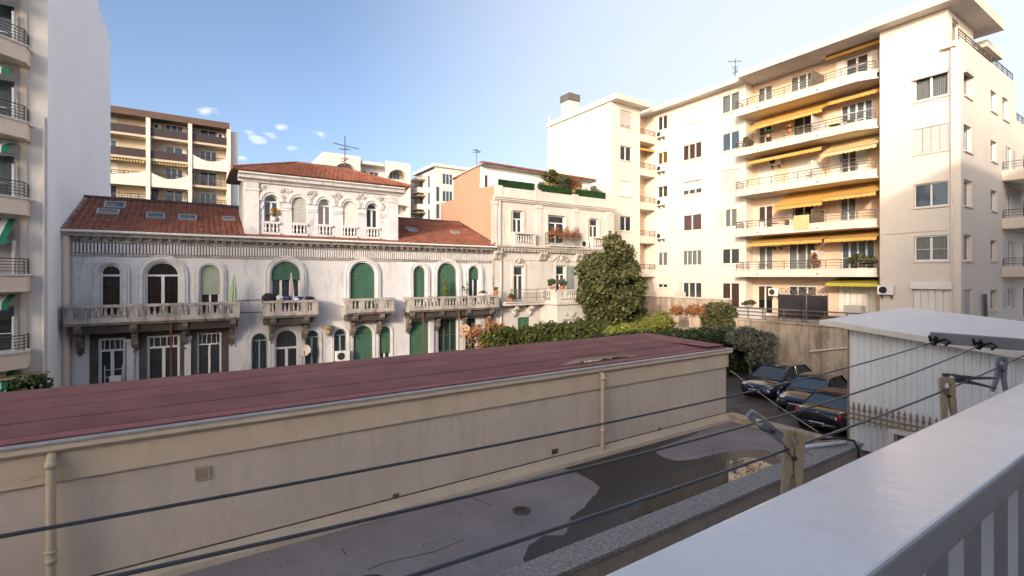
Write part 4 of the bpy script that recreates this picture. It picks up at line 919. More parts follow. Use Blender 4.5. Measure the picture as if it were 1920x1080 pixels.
# recess with small balconies
YR = 31.0; FRC = FY(YR); rc = Facade(cb, FRC)
for f in range(1, 6):
    rc.win(xr+.25, xr+1.1, zz(f, .05), zz(f, 2.2), leaves=2, sill=False, glass='glass' if f != 3 else 'glass_blue', roller=.8 if f == 3 else 0)
rc.wall('wall', rect(xr, XL+.05, 0, RTOP), 'cream_warm', .2)
for f in range(1, 6):
    z = FLS[f]-.12; mb = MB(); mb.box(xr+.01, XL-.01, .004, 1.25, z, z+.62, FRC); p = obj('balcony', mb, 'fascia', cb)
    iron_rail(p, FRC, [(xr+.02, 1.22), (XL-.03, 1.22)], z+.62, z+1.1, bars=3, post=.8, r=.02, mat='iron')
awning(cb, FRC, xr+.03, XL-.05, FLS[4]+2.7, 0, 1.15, .35, 'awning_yellow')
roofslab([(XW-.15, YW-.75), (xr+.55, YW-.75), (xr+.55, 31.88), (34.43, 31.92), (45, 31.92), (45, 38.4), (XW-.15, 38.4)], RTOP+.02, RTOP+.48)
mb = MB(); mb.box(29.8, 31.0, 35.4, 36.6, RTOP+.48, 22.6); ch = obj('chimney', mb, 'cream', cb); mb = MB(); mb.box(29.72, 31.08, 35.32, 36.68, 22.602, 23.25); obj('chimney_cap', mb, 'concrete_dark', ch)
mb = MB(); mb.tube([(29.4, 38.0, 8), (29.4, 38.0, 21.6)], .10, 8); obj('flue_pipe', mb, 'tower_wall', cb)
# garden wall below the left section
gw = thing('garden_wall', 'low sunlit peach garden wall below the cream facade behind the tree', 'wall', (33.5, 24, 1.6))
mb = MB(); mb.box(33.3, 33.6, 21.3, 30.5, 1.6, 4.2); obj('wall', mb, 'retaining', gw); mb = MB(); mb.box(33.22, 33.68, 21.3, 30.5, 4.201, 4.3); obj('coping', mb, 'fascia', gw)
mb = MB(); mb.box(33.6, 35.15, 26.5, 26.7, 1.6, 4.6); obj('return_wall', mb, 'cream', gw)

# ================================================================== LEFT TOWER
tw = thing('apartment_tower', 'tall white walled apartment tower with green striped awnings at the left edge', 'building', (-10, 30, 0))
TY, TX, TZ = 25.4, -4.55, 22.1
FT = FY(TY); ft = Facade(tw, FT); TU = lambda px, py=519: onY(px, py, TY)
FT0 = [-1.0+i*2.92 for i in range(9)]                                # storey floors
tz = [EYE-(k-519)/915*(TY/1.38) for k in (690, 548, 405, 265, 125)]   # parapet feet measured down the facade
zb = [3.14-2.8+i*2.8 for i in range(8)]
for i, z in enumerate(zb):
    ft.win(-6.75, -5.40, z-.35, z+1.75, leaves=2, bars=1, sill=False, fw=.09, d=.12, curtain='curtain_white' if i in (3, 4) else None, roller=.9 if i == 2 else 0, rmat='grey_shutter')
    mb = MB(); mb.box(-5.45, -5.40, .06, .42, z-.35, z+1.3, FT); obj('shutter', mb, 'white_frame', tw)
ft.wall('wall', rect(-16, TX, 0, TZ), 'tower_wall', .2)
mb = MB(); mb.add([(TX, TY, 0), (TX, 43.0, 0), (TX, 43.0, TZ), (TX, TY, TZ)], [(0, 1, 2, 3)]); mb.add([(-16, 43, 0), (TX, 43, 0), (TX, 43, TZ), (-16, 43, TZ)], [(0, 1, 2, 3)]); mb.add([(-16, TY, TZ), (TX, TY, TZ), (TX, 43, TZ), (-16, 43, TZ)], [(0, 1, 2, 3)]); obj('blank_wall', mb, 'white_wall', tw)
mb = MB(); mb.box(-5.30, -5.12, .002, .10, 0, TZ, FT); obj('pilaster', mb, 'tower_balcony', tw)
for i, z in enumerate(zb):
    lp = [(-16, TY-.004), (-16, TY-1.25), (-5.62, TY-1.25), (-5.02, TY-.65), (-5.02, TY-.004)]
    mb = MB(); mb.slab(lp, z-.58, z+.0); p = obj('balcony', mb, 'tower_balcony', tw)
    mb = MB(); mb.slab([(-16, TY-.008), (-16, TY-1.31), (-5.60, TY-1.31), (-4.96, TY-.67), (-4.96, TY-.008)], z+.001, z+.06); obj('coping', mb, 'tower_wall', p)
    iron_rail(p, FT, [(-12, 1.2), (-5.64, 1.2), (-5.08, .63), (-5.08, .05)], z+.06, z+.62, bars=4, post=.8, r=.014, mat='iron')
    pr, dr = (.95, .30) if i != 2 else (1.15, .75)
    za = z+2.12
    st = MB(); sw = MB()
    for k in range(16):
        ua, ub = -8.45+k*.19, -8.45+(k+1)*.19; m = st if k % 2 else sw
        m.add([FT(ua, .05, za), FT(ub, .05, za), FT(ub, pr, za-dr), FT(ua, pr, za-dr), FT(ub, pr+.01, za-dr-.24), FT(ua, pr+.01, za-dr-.24)], [(0, 1, 2, 3), (3, 2, 4, 5)])
    o = obj('awning', sw, 'awning_white', tw); obj('awning_stripes', st, 'awning_green', o)
st = MB(); sw = MB()
for k in range(10):
    ua, ub = -5.75+k*.115, -5.75+(k+1)*.115; m = st if k % 2 else sw
    m.add([FT(ua, .1, 2.1), FT(ub, .1, 2.1), FT(ub, 1.2, 1.75), FT(ua, 1.2, 1.75), FT(ub, 1.21, 1.5), FT(ua, 1.21, 1.5)], [(0, 1, 2, 3), (3, 2, 4, 5)])
o = obj('awning', sw, 'awning_white', tw); obj('awning_stripes', st, 'awning_green', o)
mb = MB(); mb.box(-5.9, -4.5, .004, 1.1, 2.23, 2.3, FT); obj('canopy', mb, 'awning_tan', tw)
mb = MB(); mb.tube([FT(-4.66, .06, 0), FT(-4.66, .06, 12)], .05, 6); obj('downpipe', mb, 'tower_wall', tw)
mb = MB(); mb.tube([(TX+.12, 27.86, 0), (TX+.12, 27.86, 7.9)], .13, 8); obj('rain_pipe', mb, 'tower_balcony', tw)

# ================================================================== FAR BUILDINGS
fb1 = thing('apartment_building', 'distant yellow apartment block with dark balcony rails behind the villa roof', 'building', (0, 76, 0))
DY = 75.0; FD = FY(DY); D = lambda px, py=519: onY(px, py, DY); fd = Facade(fb1, FY(DY+1.6)); FD2 = FY(DY+1.6)
X0, X1 = -12.5, D(430)[0]; bays = [(-12.4, D(275)[0]), (D(281)[0], D(353)[0]), (D(360)[0], D(427)[0])]
rows = [23.35-2.78*i for i in range(6)]
for bi, (a, b) in enumerate(bays):
    for ri, z in enumerate(rows):
        w_ = b-a; c0 = a+w_*(.38 if bi != 2 else .22); 
        fd.win(c0, c0+1.9, z+.1, z+2.1, leaves=3 if (ri+bi) % 2 else 2, sill=False, glass='glass_blue' if (ri+bi) % 3 else 'glass', fw=.08, d=.1, roller=.9 if (bi == 0 and ri in (0, 2)) else 0)
        if ri > 2 or bi == 2: fd.win(c0-1.5, c0-.6, z+.1, z+2.1, leaves=1, sill=False, fw=.08, d=.1)
        mb = MB(); mb.box(a, b, 0, 1.6, z-.28, z, FD2); p = obj('balcony', mb, 'far_yellow', fb1)
        arc = (ri == 2 and bi < 2) or (ri == 1 and bi == 2)
        if arc:
            n = 14; top = [(a+(b-a)*i/n, z+1.1-.72*math.sin(math.pi*i/n)) for i in range(n+1)]
            mb = MB(); mb.prism([(a-.25, z-.75), (b+.25, z-.75)]+[(b+.25, z+1.1)]+top[::-1]+[(a-.25, z+1.1)], 1.6, 1.75, FD2); obj('curved_parapet', mb, 'far_white', p)
            iron_rail(p, FD2, [(a, 1.55), (b, 1.55)], z, z+.95, bars=3, post=1.2, r=.03, mat='dark_rail', verticals=.4)
        elif ri < 2:
            mb = MB(); mb.box(a, b, 1.52, 1.60, z+.02, z+1.0, FD2); obj('balcony_panel', mb, 'dark_rail', p)
        else:
            iron_rail(p, FD2, [(a, 1.55), (b, 1.55)], z, z+1.0, bars=3, post=.8, r=.03, mat='dark_rail', verticals=.25)
        if ri == 1 and bi < 2:
            mb = MB()
            k = int((b-a)/.3)
            for i in range(k): mb.box(a+i*.3, a+i*.3+.16, 1.3, 1.36, z-.62, z-.32, FD2)
            mb.box(a, b, 1.0, 1.30, z-.40, z-.30, FD2); obj('awning', mb, 'awning_pale', p)
fd.wall('wall', rect(X0, X1, 0, 25.9), 'far_yellow', .2, lambda mb: mb.add([(X1, DY+1.6, 0), (X1, 92, 0), (X1, 92, 25.9), (X1, DY+1.6, 25.9)], [(0, 1, 2, 3)]))
for px in (278, 356.5, 429):
    u = D(px)[0]; mb = MB(); mb.box(u-.22, u+.22, 0.0, 1.85, 0, 26.0, FD2); obj('fin_wall', mb, 'far_white', fb1)
mb = MB(); mb.box(D(430)[0]+.1, D(447)[0], -10, 1.2, 0, 25.4, FD2); obj('end_pier', mb, 'tower_wall', fb1)
mb = MB(); mb.box(X0, X1, .004, 1.9, 25.5, 26.3, FD2); obj('roof_fascia', mb, 'brown_trim', fb1)

fb2 = thing('apartment_building', 'distant white apartment block with big arched balconies behind the belvedere', 'building', (24, 79, 0))
EY = 78.0; FE = FY(EY); E_ = lambda px, py=519: onY(px, py, EY)[0]; FE2 = FY(EY+1.8); fe = Facade(fb2, FE2)
xa, xm0, xm1, xb = E_(605), E_(676), E_(722), E_(770)
for (a, b) in ((E_(632), E_(664)), (E_(731), E_(763))):
    for z in (22.6-2.9*i for i in range(6)): fe.win(a+.6, b-.6, z-.9, z+1.0, leaves=3, sill=False, glass='glass_blue', fw=.09, d=.1)
for z in (22.3-2.9*i for i in range(6)):
    fe.win(xm0+.3, xm0+1.5, z-1.2, z+.9, leaves=2, sill=False, glass='glass_blue', d=.1); fe.win(xm1-2.0, xm1-.5, z-1.2, z+.9, leaves=2, sill=False, glass='glass_blue', d=.1)
fe.wall('wall', rect(xa+.2, xb-.1, 0, 24.3), 'far_white', .2)
for (a, b, o0, o1) in ((xa, xm0, E_(626), E_(671)), (xm1, xb, E_(727.5), E_(766))):
    hs = [arch_loop(o0, o1, 23.75-1.4*1-2.9*i-.0-1.15, 24.0-2.9*i-.3, 12, 1.75 if i == 0 else .3) for i in range(6)]
    mb = MB(); mb.panel(rect(a, b, 0, 25.0 if a == xa else 24.9), hs, FE, 0, 1.8); obj('arched_front', mb, 'far_white', fb2)
    for i in range(6):
        mb = MB(); z = 23.75-2.55-2.9*i; mb.box(o0, o1, -.2, -.05, z+.0, z+.85, FE); obj('balcony_panel', mb, 'far_white', fb2)
mb = MB(); mb.box(xm0+.01, xm1-.01, -1.75, -.3, 24.0, 24.5, FE); obj('roof_edge', mb, 'far_white', fb2)
for i in range(6): z = 20.6-2.9*i; mb = MB(); mb.box(xm0+.01, xm1-.01, -1.75, -.5, z-.3, z+.6, FE); obj('balcony', mb, 'far_white', fb2)
for x_ in (xa, xb): mb = MB(); mb.add([(x_, EY, 0), (x_, 92, 0), (x_, 92, 24.9), (x_, EY, 24.9)], [(0, 1, 2, 3)]); obj('side_wall', mb, 'far_white', fb2)

fb3 = thing('apartment_building', 'distant white stepped apartment block left of the peach wall', 'building', (37, 80, 0))
HYY = 75.0; FH = FY(HYY); hx = lambda px: onY(px, 519, HYY)[0]; fh = Facade(fb3, FH); cX = hx(815)
for z in (22.4-2.9*i for i in range(5)): fh.win(hx(830), hx(849), z-.9, z+.9, leaves=3, sill=False, glass='glass_blue', d=.12); fh.win(hx(816)+.2, hx(816)+.9, z-3.9, z-1.4, leaves=1, sill=False, glass='glass_blue', d=.12) if z < 23 else None
fh.wall('wall', rect(cX, hx(905), 0, 24.3), 'far_white', .2)
FHX = FX(cX); fs = Facade(fb3, FHX); hy = lambda px: -onX(px, 519, cX)[0]
for i, z in enumerate(22.3-2.9*i for i in range(5)): fs.win(hy(786), hy(793), z-1.2, z+.9, leaves=2, sill=False, glass='glass_blue', d=.2); fs.win(hy(777), hy(781), z-1.0, z+.7, leaves=1, sill=False, glass='glass_blue', d=.2); fs.win(hy(800), hy(806), z-1.2, z+.9, leaves=1, sill=False, glass='glass_blue', d=.2)
fs.wall('wall', rect(hy(770), -HYY, 0, 23.9), 'far_white', .2)
for i, z in enumerate(20.6-2.9*i for i in range(5)):
    mb = MB(); mb.box(hy(783), hy(797), .004, 1.4, z-.15, z+.75, FHX); obj('balcony', mb, 'far_white', fb3)
    mb = MB(); mb.box(hy(783), hy(799), .004, 1.5, z+2.1, z+2.3, FHX); obj('canopy', mb, 'awning_tan' if i else 'cream_warm', fb3)
mb = MB(); mb.box(cX-.3, hx(905), -9, .3, 24.301, 24.8, FH); obj('roof', mb, 'far_white', fb3)

# ================================================================== LOW GARAGE WITH RED FELT ROOF
gar = thing('garage_building', 'long low beige garage building with red felt roof across the foreground', 'building', (2, 12, 0))
GY0, GY1, GX0, GX1, GZ, TZ0 = 10.2, 13.75, -16, 15.75, 3.36, .9
FG = FY(GY0)
mb = MB(); mb.box(GX0, GX1, GY0, GY1, 0, GZ-.05); obj('wall', mb, 'garage_wall', gar)
mb = MB(); mb.box(GX0, GX1+.02, .002, .06, GZ-.62, GZ-.14, FG); mb.box(GX1+.002, GX1+.06, GY0-.06, GY1, GZ-.62, GZ-.14); obj('upper_band', mb, 'garage_band', gar)
mb = MB(); mb.prism_u([(-.02, GZ-.14), (.12, GZ-.14), (.16, GZ-.10), (.16, GZ-.01), (-.02, GZ-.01)], GX0, GX1+.16, FG); mb.box(GX1+.002, GX1+.16, GY0+.02, GY1, GZ-.14, GZ-.01); obj('eave_band', mb, 'garage_band', gar)
mb = MB(); mb.box(GX0, GX1+.18, .02, .18, GZ-.006, GZ+.025, FG); mb.box(GX1+.02, GX1+.18, GY0-.02, GY1, GZ-.006, GZ+.025); obj('edge_flashing', mb, 'zinc', gar)
mb = MB(); mb.box(GX0, GX1+.0, GY0, GY1+.1, GZ-.045, GZ+.012); obj('roof_deck', mb, 'felt', gar)
# the crown of the roof rises a little to the far side: felt laid in long strips with lapped ends
zr = lambda y: GZ+.03+.10*max(0, (y-GY0))/(GY1-GY0)
ys = [GY0+.0, GY0+.28, GY0+1.10, GY0+1.95, GY0+2.78, GY1+.12]
for i in range(5):
    xs = [GX0]+sorted(rnd.uniform(-9, 15) for _ in range(3))+[GX1+.04] if i else [GX0, -4.2, .2, 2.6, 4.8, 6.6, 8.9, 11.2, 13.3, GX1+.04]
    sk = rnd.uniform(-.15, .15) if i else .12
    for xa_, xb_ in zip(xs[:-1], xs[1:]):
        j = rnd.uniform(.0, .006); y0_, y1_ = ys[i]+(.004 if i else 0), ys[i+1]+.03
        mb = MB()
        P = [(xa_+.006, y0_), (xb_-.006, y0_), (xb_-.006+sk, y1_), (xa_+.006+sk, y1_)]
        lo = .02+.012*i
        mb.add([(x, y, zr(y)+lo+j-.02) for x, y in P]+[(x, y, zr(y)+lo+j) for x, y in P], [(3, 2, 1, 0), (4, 5, 6, 7), (0, 1, 5, 4), (1, 2, 6, 5), (2, 3, 7, 6), (3, 0, 4, 7)])
        obj('felt_strip', mb, 'felt_edge' if i == 0 else 'felt', gar)
mb = MB(); mb.add([(GX1-.95, GY0+.1, zr(GY0)+.10), (GX1+.05, GY0+.1, zr(GY0)+.10), (GX1+.05, GY1+.1, zr(GY1)+.09), (GX1-.95, GY1+.1, zr(GY1)+.03)], [(0, 1, 2, 3)]); obj('felt_strip', mb, 'felt_edge', gar)
# downpipes, vents, skirting
for px in (96, 1130):
    u = onY(px, 519, GY0-.16)[0]; mb = MB(); r = .062
    mb.tube([FG(u, .06, GZ-.16), FG(u, .16, GZ-.22), FG(u, .165, GZ-.32), FG(u, .165, 1.05), FG(u, .165, .95)], r, 10); 
    for z in (1.55, 3.0): mb.tube([FG(u, .165, z), FG(u, .165, z+.09)], r*1.2, 10)
    mb.tube([FG(u, .165, 1.72), FG(u, .165, 1.75)], r*1.3, 10); obj('downpipe', mb, 'pipe_cream', gar, True)
def vent(px, py, w, h, mat, grid=0):
    x, z = onY(px, py, GY0); mb = MB(); mb.box(x-w/2, x+w/2, .002, .02, z-h/2, z+h/2, FG)
    if grid:
        mb = MB(); e = .022
        for a in (-w/2, w/2-e): mb.box(x+a, x+a+e, .002, .035, z-h/2, z+h/2, FG)
        for a in (-h/2, h/2-e): mb.box(x-w/2+e, x+w/2-e, .002, .035, z+a, z+a+e, FG)
    o = obj('vent', mb, mat if not grid else 'pipe_cream', gar)
    lb = MB(); k = 9
    for i in range(k): zz_ = z-h/2+.025+(h-.05)*(i+.2)/k; lb.box(x-w/2+.025, x+w/2-.025, .021 if not grid else .004, .03, zz_, zz_+(h-.05)/k*.55, FG)
    obj('louvre', lb, 'iron_light' if not grid else 'kerb_stain', o)['kind'] = 'stuff'
vent(379, 886, .23, .23, 'pipe_cream', 1); vent(742, 931, .14, .13, 'iron_light'); vent(1040, 846, .19, .12, 'iron'); vent(1236, 806, .13, .13, 'iron_light'); vent(962, 891, .17, .09, 'kerb_stain')
mb = MB(); mb.prism_u([(0, TZ0), (.30, TZ0), (.28, TZ0+.10), (.20, TZ0+.16), (.02, TZ0+.21), (0, TZ0+.21)], GX0, GX1, FG); obj('skirting', mb, 'skirt', gar); mb = MB(); mb.box(GX0, GX1-.01, .0, .012, TZ0+.211, TZ0+.235, FG); obj('skirting_gap', mb, 'villa_soot_shade', gar)
q = random.Random(8)                                          # hairline cracks in the render
for px0, py0, px1, n in ((0, 905, 150, 9), (735, 745, 770, 4), (180, 905, 250, 6), (560, 800, 600, 4)):
    P = []
    for i in range(n+1):
        px = px0+(px1-px0)*i/n; x, z = onY(px, py0-.105*(px-px0)+q.uniform(-5, 5), GY0-.062); P.append((x, GY0-.0625, z))
    mb = MB()
    for a_, b_ in zip(P[:-1], P[1:]): w_ = q.uniform(.003, .007); mb.add([(a_[0], a_[1], a_[2]-w_), (b_[0], b_[1], b_[2]-w_), (b_[0], b_[1], b_[2]+w_), (a_[0], a_[1], a_[2]+w_)], [(0, 1, 2, 3)])
    obj('crack', mb, 'kerb_stain', gar)
# ================================================================== TERRACE
mb = MB(); mb.box(GX0, 15.7, 6.35, GY0-.004, 0, TZ0); struct('terrace', mb, 'asphalt')
kb = thing('parapet_wall', 'low parapet with rough speckled coping along the near side of the terrace', 'wall', (0, 6.3, .9))
mb = MB(); mb.box(GX0, 15.95, 6.12, 6.58, 0, TZ0+.20); obj('wall', mb, 'parapet_face', kb); mb = MB(); mb.box(GX0, 15.98, 6.08, 6.63, TZ0+.201, TZ0+.27); obj('coping', mb, 'speckle', kb)
ke = thing('kerb_wall', 'stained low kerb closing the far end of the terrace', 'wall', (16, 8.4, .9))
mb = MB(); mb.box(15.62, 15.95, 6.64, GY0-.06, TZ0-.6, TZ0+.16); obj('wall', mb, 'kerb_stain', ke)
mb = MB(); mb.box(15.58, 16.0, 6.65, GY0-.08, TZ0+.161, TZ0+.22); obj('coping', mb, 'kerb_stain', ke)

# ================================================================== WET PATCHES, DRAIN
def tz_pt(px, py, z):
    rx, ry = ray(px); t = (z-EYE)/((HY-py)/FPX); return rx*t, ry*t
glassmat('water', (.032, .028, .028), False); MATS['water'].node_tree.nodes['Principled BSDF'].inputs['Roughness'].default_value = .03; MATS['water'].node_tree.nodes['Bump'].inputs['Strength'].default_value = .004
M('damp', (.040, .036, .038), .38, .2, 1.2, .12, 120, spec=.5, blotch=.5, sc_=(.026, .023, .024), slo=.45, shi=.65)
def smooth_loop(pts, k=4):
    out = []; n = len(pts)
    for i in range(n):
        p0, p1, p2, p3 = (Vector(pts[(i+j-1) % n]) for j in range(4))
        for t in range(k):
            t /= k; out.append(tuple(.5*((2*p1)+(-p0+p2)*t+(2*p0-5*p1+4*p2-p3)*t*t+(-p0+3*p1-3*p2+p3)*t**3)))
    return out
def ragged(lp, a, seed):
    q = random.Random(seed); ph = [q.uniform(0, 6.28) for _ in range(4)]; out = []; n = len(lp)
    for i, (x, y) in enumerate(lp):
        x2, y2 = lp[(i+1) % n]
        for t in (0, .25, .5, .75):
            u, v = x+(x2-x)*t, y+(y2-y)*t
            out.append((u+a*(math.sin(u*9+ph[0])+.6*math.sin(v*23+ph[1]))+q.gauss(0, a*.25), v+a*(math.sin(v*11+ph[2])+.6*math.sin(u*19+ph[3]))+q.gauss(0, a*.25)))
    return out
wet = [(1020, 868), (1042, 872), (1085, 888), (1124, 913), (1098, 945), (1070, 972), (1062, 992), (1055, 1002), (1020, 1004), (992, 1022), (982, 1048), (990, 1068), (1040, 1075), (1180, 1018), (1330, 952), (1440, 893), (1462, 868), (1440, 845),
       (1400, 842), (1352, 850), (1300, 861), (1262, 862), (1232, 850), (1236, 838), (1290, 818), (1330, 800), (1300, 798), (1190, 826), (1080, 856)]
mb = MB(); lp = ragged(smooth_loop([tz_pt(a, b, .905) for a, b in wet], 3), .022, 1); lp = [(x, min(GY0-.32, max(6.66, y))) for x, y in lp]
mb.add([(x, y, .905) for x, y in lp], [tuple(range(len(lp)))]); tag(obj('damp_patch', mb, 'damp'), kind='structure')
pud = [(1290, 880), (1340, 868), (1400, 858), (1440, 868), (1452, 880), (1420, 900), (1370, 926), (1300, 950), (1230, 975), (1180, 990), (1200, 950), (1250, 905)]
mb = MB(); lp = ragged(smooth_loop([tz_pt(a, b, .909) for a, b in pud], 3), .03, 2); lp = [(min(15.6, x), max(6.66, y)) for x, y in lp]; mb.add([(x, y, .909) for x, y in lp], [tuple(range(len(lp)))]); tag(obj('puddle', mb, 'water'), kind='structure')
wet2 = [(640, 1085), (700, 1062), (750, 1058), (800, 1072), (760, 1085)]
c = tz_pt(680, 1075, .905); mb = MB(); lp = smooth_loop([(c[0]+.55*math.cos(t)-.3, c[1]-.25+.22*math.sin(t)) for t in (0, 1, 2, 3, 4, 5)], 3); mb.add([(x, y, .905) for x, y in lp], [tuple(range(len(lp)))]); tag(obj('damp_patch', mb, 'damp'), kind='structure')
M('damp_felt', (.085, .042, .045), .30, .2, 1.5, .10, 120, spec=.5)
def on_strip(pts, dz, mat, nm):
    lp = smooth_loop([tz_pt(a, b, 3.44) for a, b in pts], 3); lp = [(x, max(GY0+.33, min(GY0+1.08, y))) for x, y in lp]
    mb = MB(); mb.add([(x, y, zr(y)+.040+dz) for x, y in lp], [tuple(range(len(lp)))]); tag(obj(nm, mb, mat), kind='structure')
on_strip([(1050, 686), (1075, 676), (1100, 672), (1140, 668), (1185, 666), (1200, 669), (1160, 677), (1110, 684), (1080, 689)], .002, 'damp_felt', 'damp_patch')
on_strip([(1082, 683), (1096, 677), (1118, 676), (1128, 673), (1150, 674), (1132, 679), (1112, 683), (1096, 685)], .005, 'water', 'puddle')
on_strip([(1148, 671), (1165, 669), (1180, 669), (1166, 673), (1152, 674)], .005, 'water', 'puddle')
q = random.Random(15); mb = MB()
for i in range(260):
    x, y, s_, a = q.uniform(-3, 15.4), q.uniform(6.7, 9.85), q.uniform(.006, .022), q.uniform(0, 6.28)
    if q.random() < .4: y = 9.88-abs(q.gauss(0, .08))
    mb.add([(x+s_*math.cos(a+k*1.571), y+s_*math.sin(a+k*1.571), .906) for k in range(4)]+[(x, y, .906+s_*.8)], [(0, 1, 4), (1, 2, 4), (2, 3, 4), (3, 0, 4)])
tag(obj('grit', mb, 'iron_light'), 'scattered grit and small stones on the asphalt terrace', 'grit', kind='stuff')
# debris of leaves along the near parapet
q = random.Random(5); mb = MB()
for i in range(900):
    px = q.uniform(1180, 1470); x = tz_pt(px, 870, .9)[0] if 0 else q.uniform(7.2, 15.4); y = 6.66+abs(q.gauss(0, .16 if x < 11 else .34)); s = q.uniform(.015, .04); a = q.uniform(0, 6.28); z = .915+q.uniform(0, .03)
    mb.add([(x+s*math.cos(a), y+s*math.sin(a), z), (x+s*math.cos(a+1.8), y+s*math.sin(a+1.8), z+q.uniform(0, .02)), (x+s*math.cos(a+3.6), y+s*math.sin(a+3.6), z)], [(0, 1, 2)])
tag(obj('fallen_leaves', mb, 'wood_brown'), 'dry leaf litter gathered along the foot of the speckled parapet', 'leaves', kind='stuff')
dx, dy = tz_pt(978, 958, .9)
dr_ = thing('floor_drain', 'round cast iron floor drain set in the grey asphalt terrace', 'drain', (dx, dy, .9))
mb = MB(); mb.lathe([(.20, .002), (.20, .014), (.165, .018), (.165, .006)], (dx, dy, .9), 20); obj('rim', mb, 'iron', dr_)
for i in range(5):
    mb = MB(); y = dy-.11+i*.055; hw = math.sqrt(.15**2-(y-dy)**2); mb.box(dx-hw, dx+hw, y-.012, y+.012, .904, .916); obj('grate_bar', mb, 'iron', dr_)
x, y = tz_pt(1035, 1038, .92); mb = MB(); mb.sphere((x, y, .95), .045, 8, 6, (1.4, 1, .8)); tag(obj('crumpled_can', mb, 'cloth_blue', at=(x, y, .905)), 'small blue scrap lying on the wet asphalt by the parapet', 'litter')
mb = MB(); cr = [[(858, 920), (890, 935), (905, 940), (920, 948)], [(690, 1068), (720, 1055), (760, 1046), (812, 1035), (870, 1012)], [(1335, 838), (1340, 852)], [(640, 1028), (650, 1040)], [(1290, 852), (1330, 843)]]
for c in cr:
    P = [tz_pt(a, b, .904) for a, b in c]
    for (xa_, ya_), (xb_, yb_) in zip(P[:-1], P[1:]):
        L = math.hypot(xb_-xa_, yb_-ya_); nx, ny = -(yb_-ya_)/L*.012, (xb_-xa_)/L*.012; mb.add([(xa_-nx, ya_-ny, .904), (xb_-nx, yb_-ny, .904), (xb_+nx, yb_+ny, .904), (xa_+nx, ya_+ny, .904)], [(0, 1, 2, 3)])
tag(obj('asphalt_cracks', mb, 'iron'), kind='structure')
# pipe lying across the parapet corner, black hose over its end
mb = MB(); mb.tube([(13.3, 7.05, 1.12), (14.2, 6.75, 1.22), (15.4, 6.3, 1.24)], .06, 8); tag(obj('plastic_pipe', mb, 'pvc', at=(14, 6.8, .9), smooth=True), 'length of white plastic pipe lying across the end of the speckled parapet', 'pipe')
mb = MB(); mb.tube([(15.2, 6.9, 1.2), (15.5, 6.5, 1.28), (15.55, 6.15, 1.3), (15.5, 6.02, 1.1), (15.45, 6.0, .5), (15.4, 5.98, .1)], .035, 8); tag(obj('hose', mb, 'black_plastic', at=(15.5, 6.1, 0), smooth=True), 'black hose hanging over the outer corner of the parapet', 'hose')

# ================================================================== RETAINING WALL, SHED, GATE
rw = thing('retaining_wall', 'stained old retaining wall behind the parked cars', 'wall', (28.7, 12, 0))
mb = MB(); mb.box(28.6, 28.95, -4, 21.3, 0, 3.22); obj('wall', mb, 'retaining', rw); mb = MB(); mb.box(28.5, 29.0, -4, 21.3, 3.221, 3.32); obj('coping', mb, 'retaining', rw)
mb = MB(); P = [onX(a, b, 28.5) for a, b in ((1518, 659), (1597, 646))]; mb.tube([(28.52, P[0][0], P[0][1]), (28.52, P[1][0]-1, P[1][1]+.1)], .06, 6); obj('wall_pipe', mb, 'fascia', rw)
mb = MB(); mb.box(25.5, 28.55, 17.2, 17.5, 0, 1.0); o = obj('low_wall', mb, 'retaining', at=(27, 17.3, 0)); tag(o, 'low grey wall under the hedge beside the dark blue car', 'wall')
mb = MB(); mb.box(16.0, 25.4, 17.15, 17.5, 0, .7); o = obj('low_wall', mb, 'retaining', at=(20, 17.3, 0)); tag(o, 'long low kerb wall at the foot of the dark hedge', 'wall')
# patio railing, planters, screen
pf = thing('patio_railing', 'rusty iron railing with planters on top of the retaining wall', 'railing', (28.7, 14, 3.3))
PR = FX(28.72)
iron_rail(pf, PR, [(-18.2, 0), (-9.5, 0)], 3.322, 4.0, bars=2, post=1.1, r=.025, mat='iron_light')
mb = MB(); mb.tube([PR(-13.7, 0, 3.3), PR(-13.7, 0, 5.0)], .035, 6); mb.tube([PR(-14.3, 0, 4.95), PR(-13.3, 0, 4.95)], .03, 6); obj('post', mb, 'iron_light', pf)
for i, (y0_, y1_) in enumerate(((18.1, 16.3), (13.0, 11.1))):
    mb = MB(); mb.box(-y0_, -y1_, -.40, -.06, 3.35, 3.75 if i else 4.0, PR); tag(obj('planter', mb, 'grey_shutter' if not i else 'wood_brown', at=(28.9, (y0_+y1_)/2, 3.32)), ('grey box planter behind the patio railing near the balconies', 'brown slatted planter behind the patio railing beside the black screen')[i], 'planter')
scn = thing('garden_screen', 'black fabric garden screen topped with a row of wheel ornaments on the patio', 'screen', (31, 15, 3))
SX = FX(30.6); s0_, s1_ = -onX(1459, 519, 30.6)[0], -onX(1551, 519, 30.6)[0]
mb = MB(); k = 40; top = [SX(s0_+(s1_-s0_)*i/k, .03*(i % 2), 4.78) for i in range(k+1)]; bot = [SX(s0_+(s1_-s0_)*i/k, .03*(i % 2), 3.35) for i in range(k+1)]; mb.add(top+bot, [(i, i+1, k+2+i, k+1+i) for i in range(k)]); obj('fabric', mb, 'cloth_dark', scn)
mb = MB()
for u in (s0_, (s0_+s1_)/2, s1_): mb.tube([SX(u, -.04, 3.0), SX(u, -.04, 4.9)], .03, 6)
mb.tube([SX(s0_, -.04, 4.79), SX(s1_, -.04, 4.79)], .025, 6); obj('frame', mb, 'iron', scn)
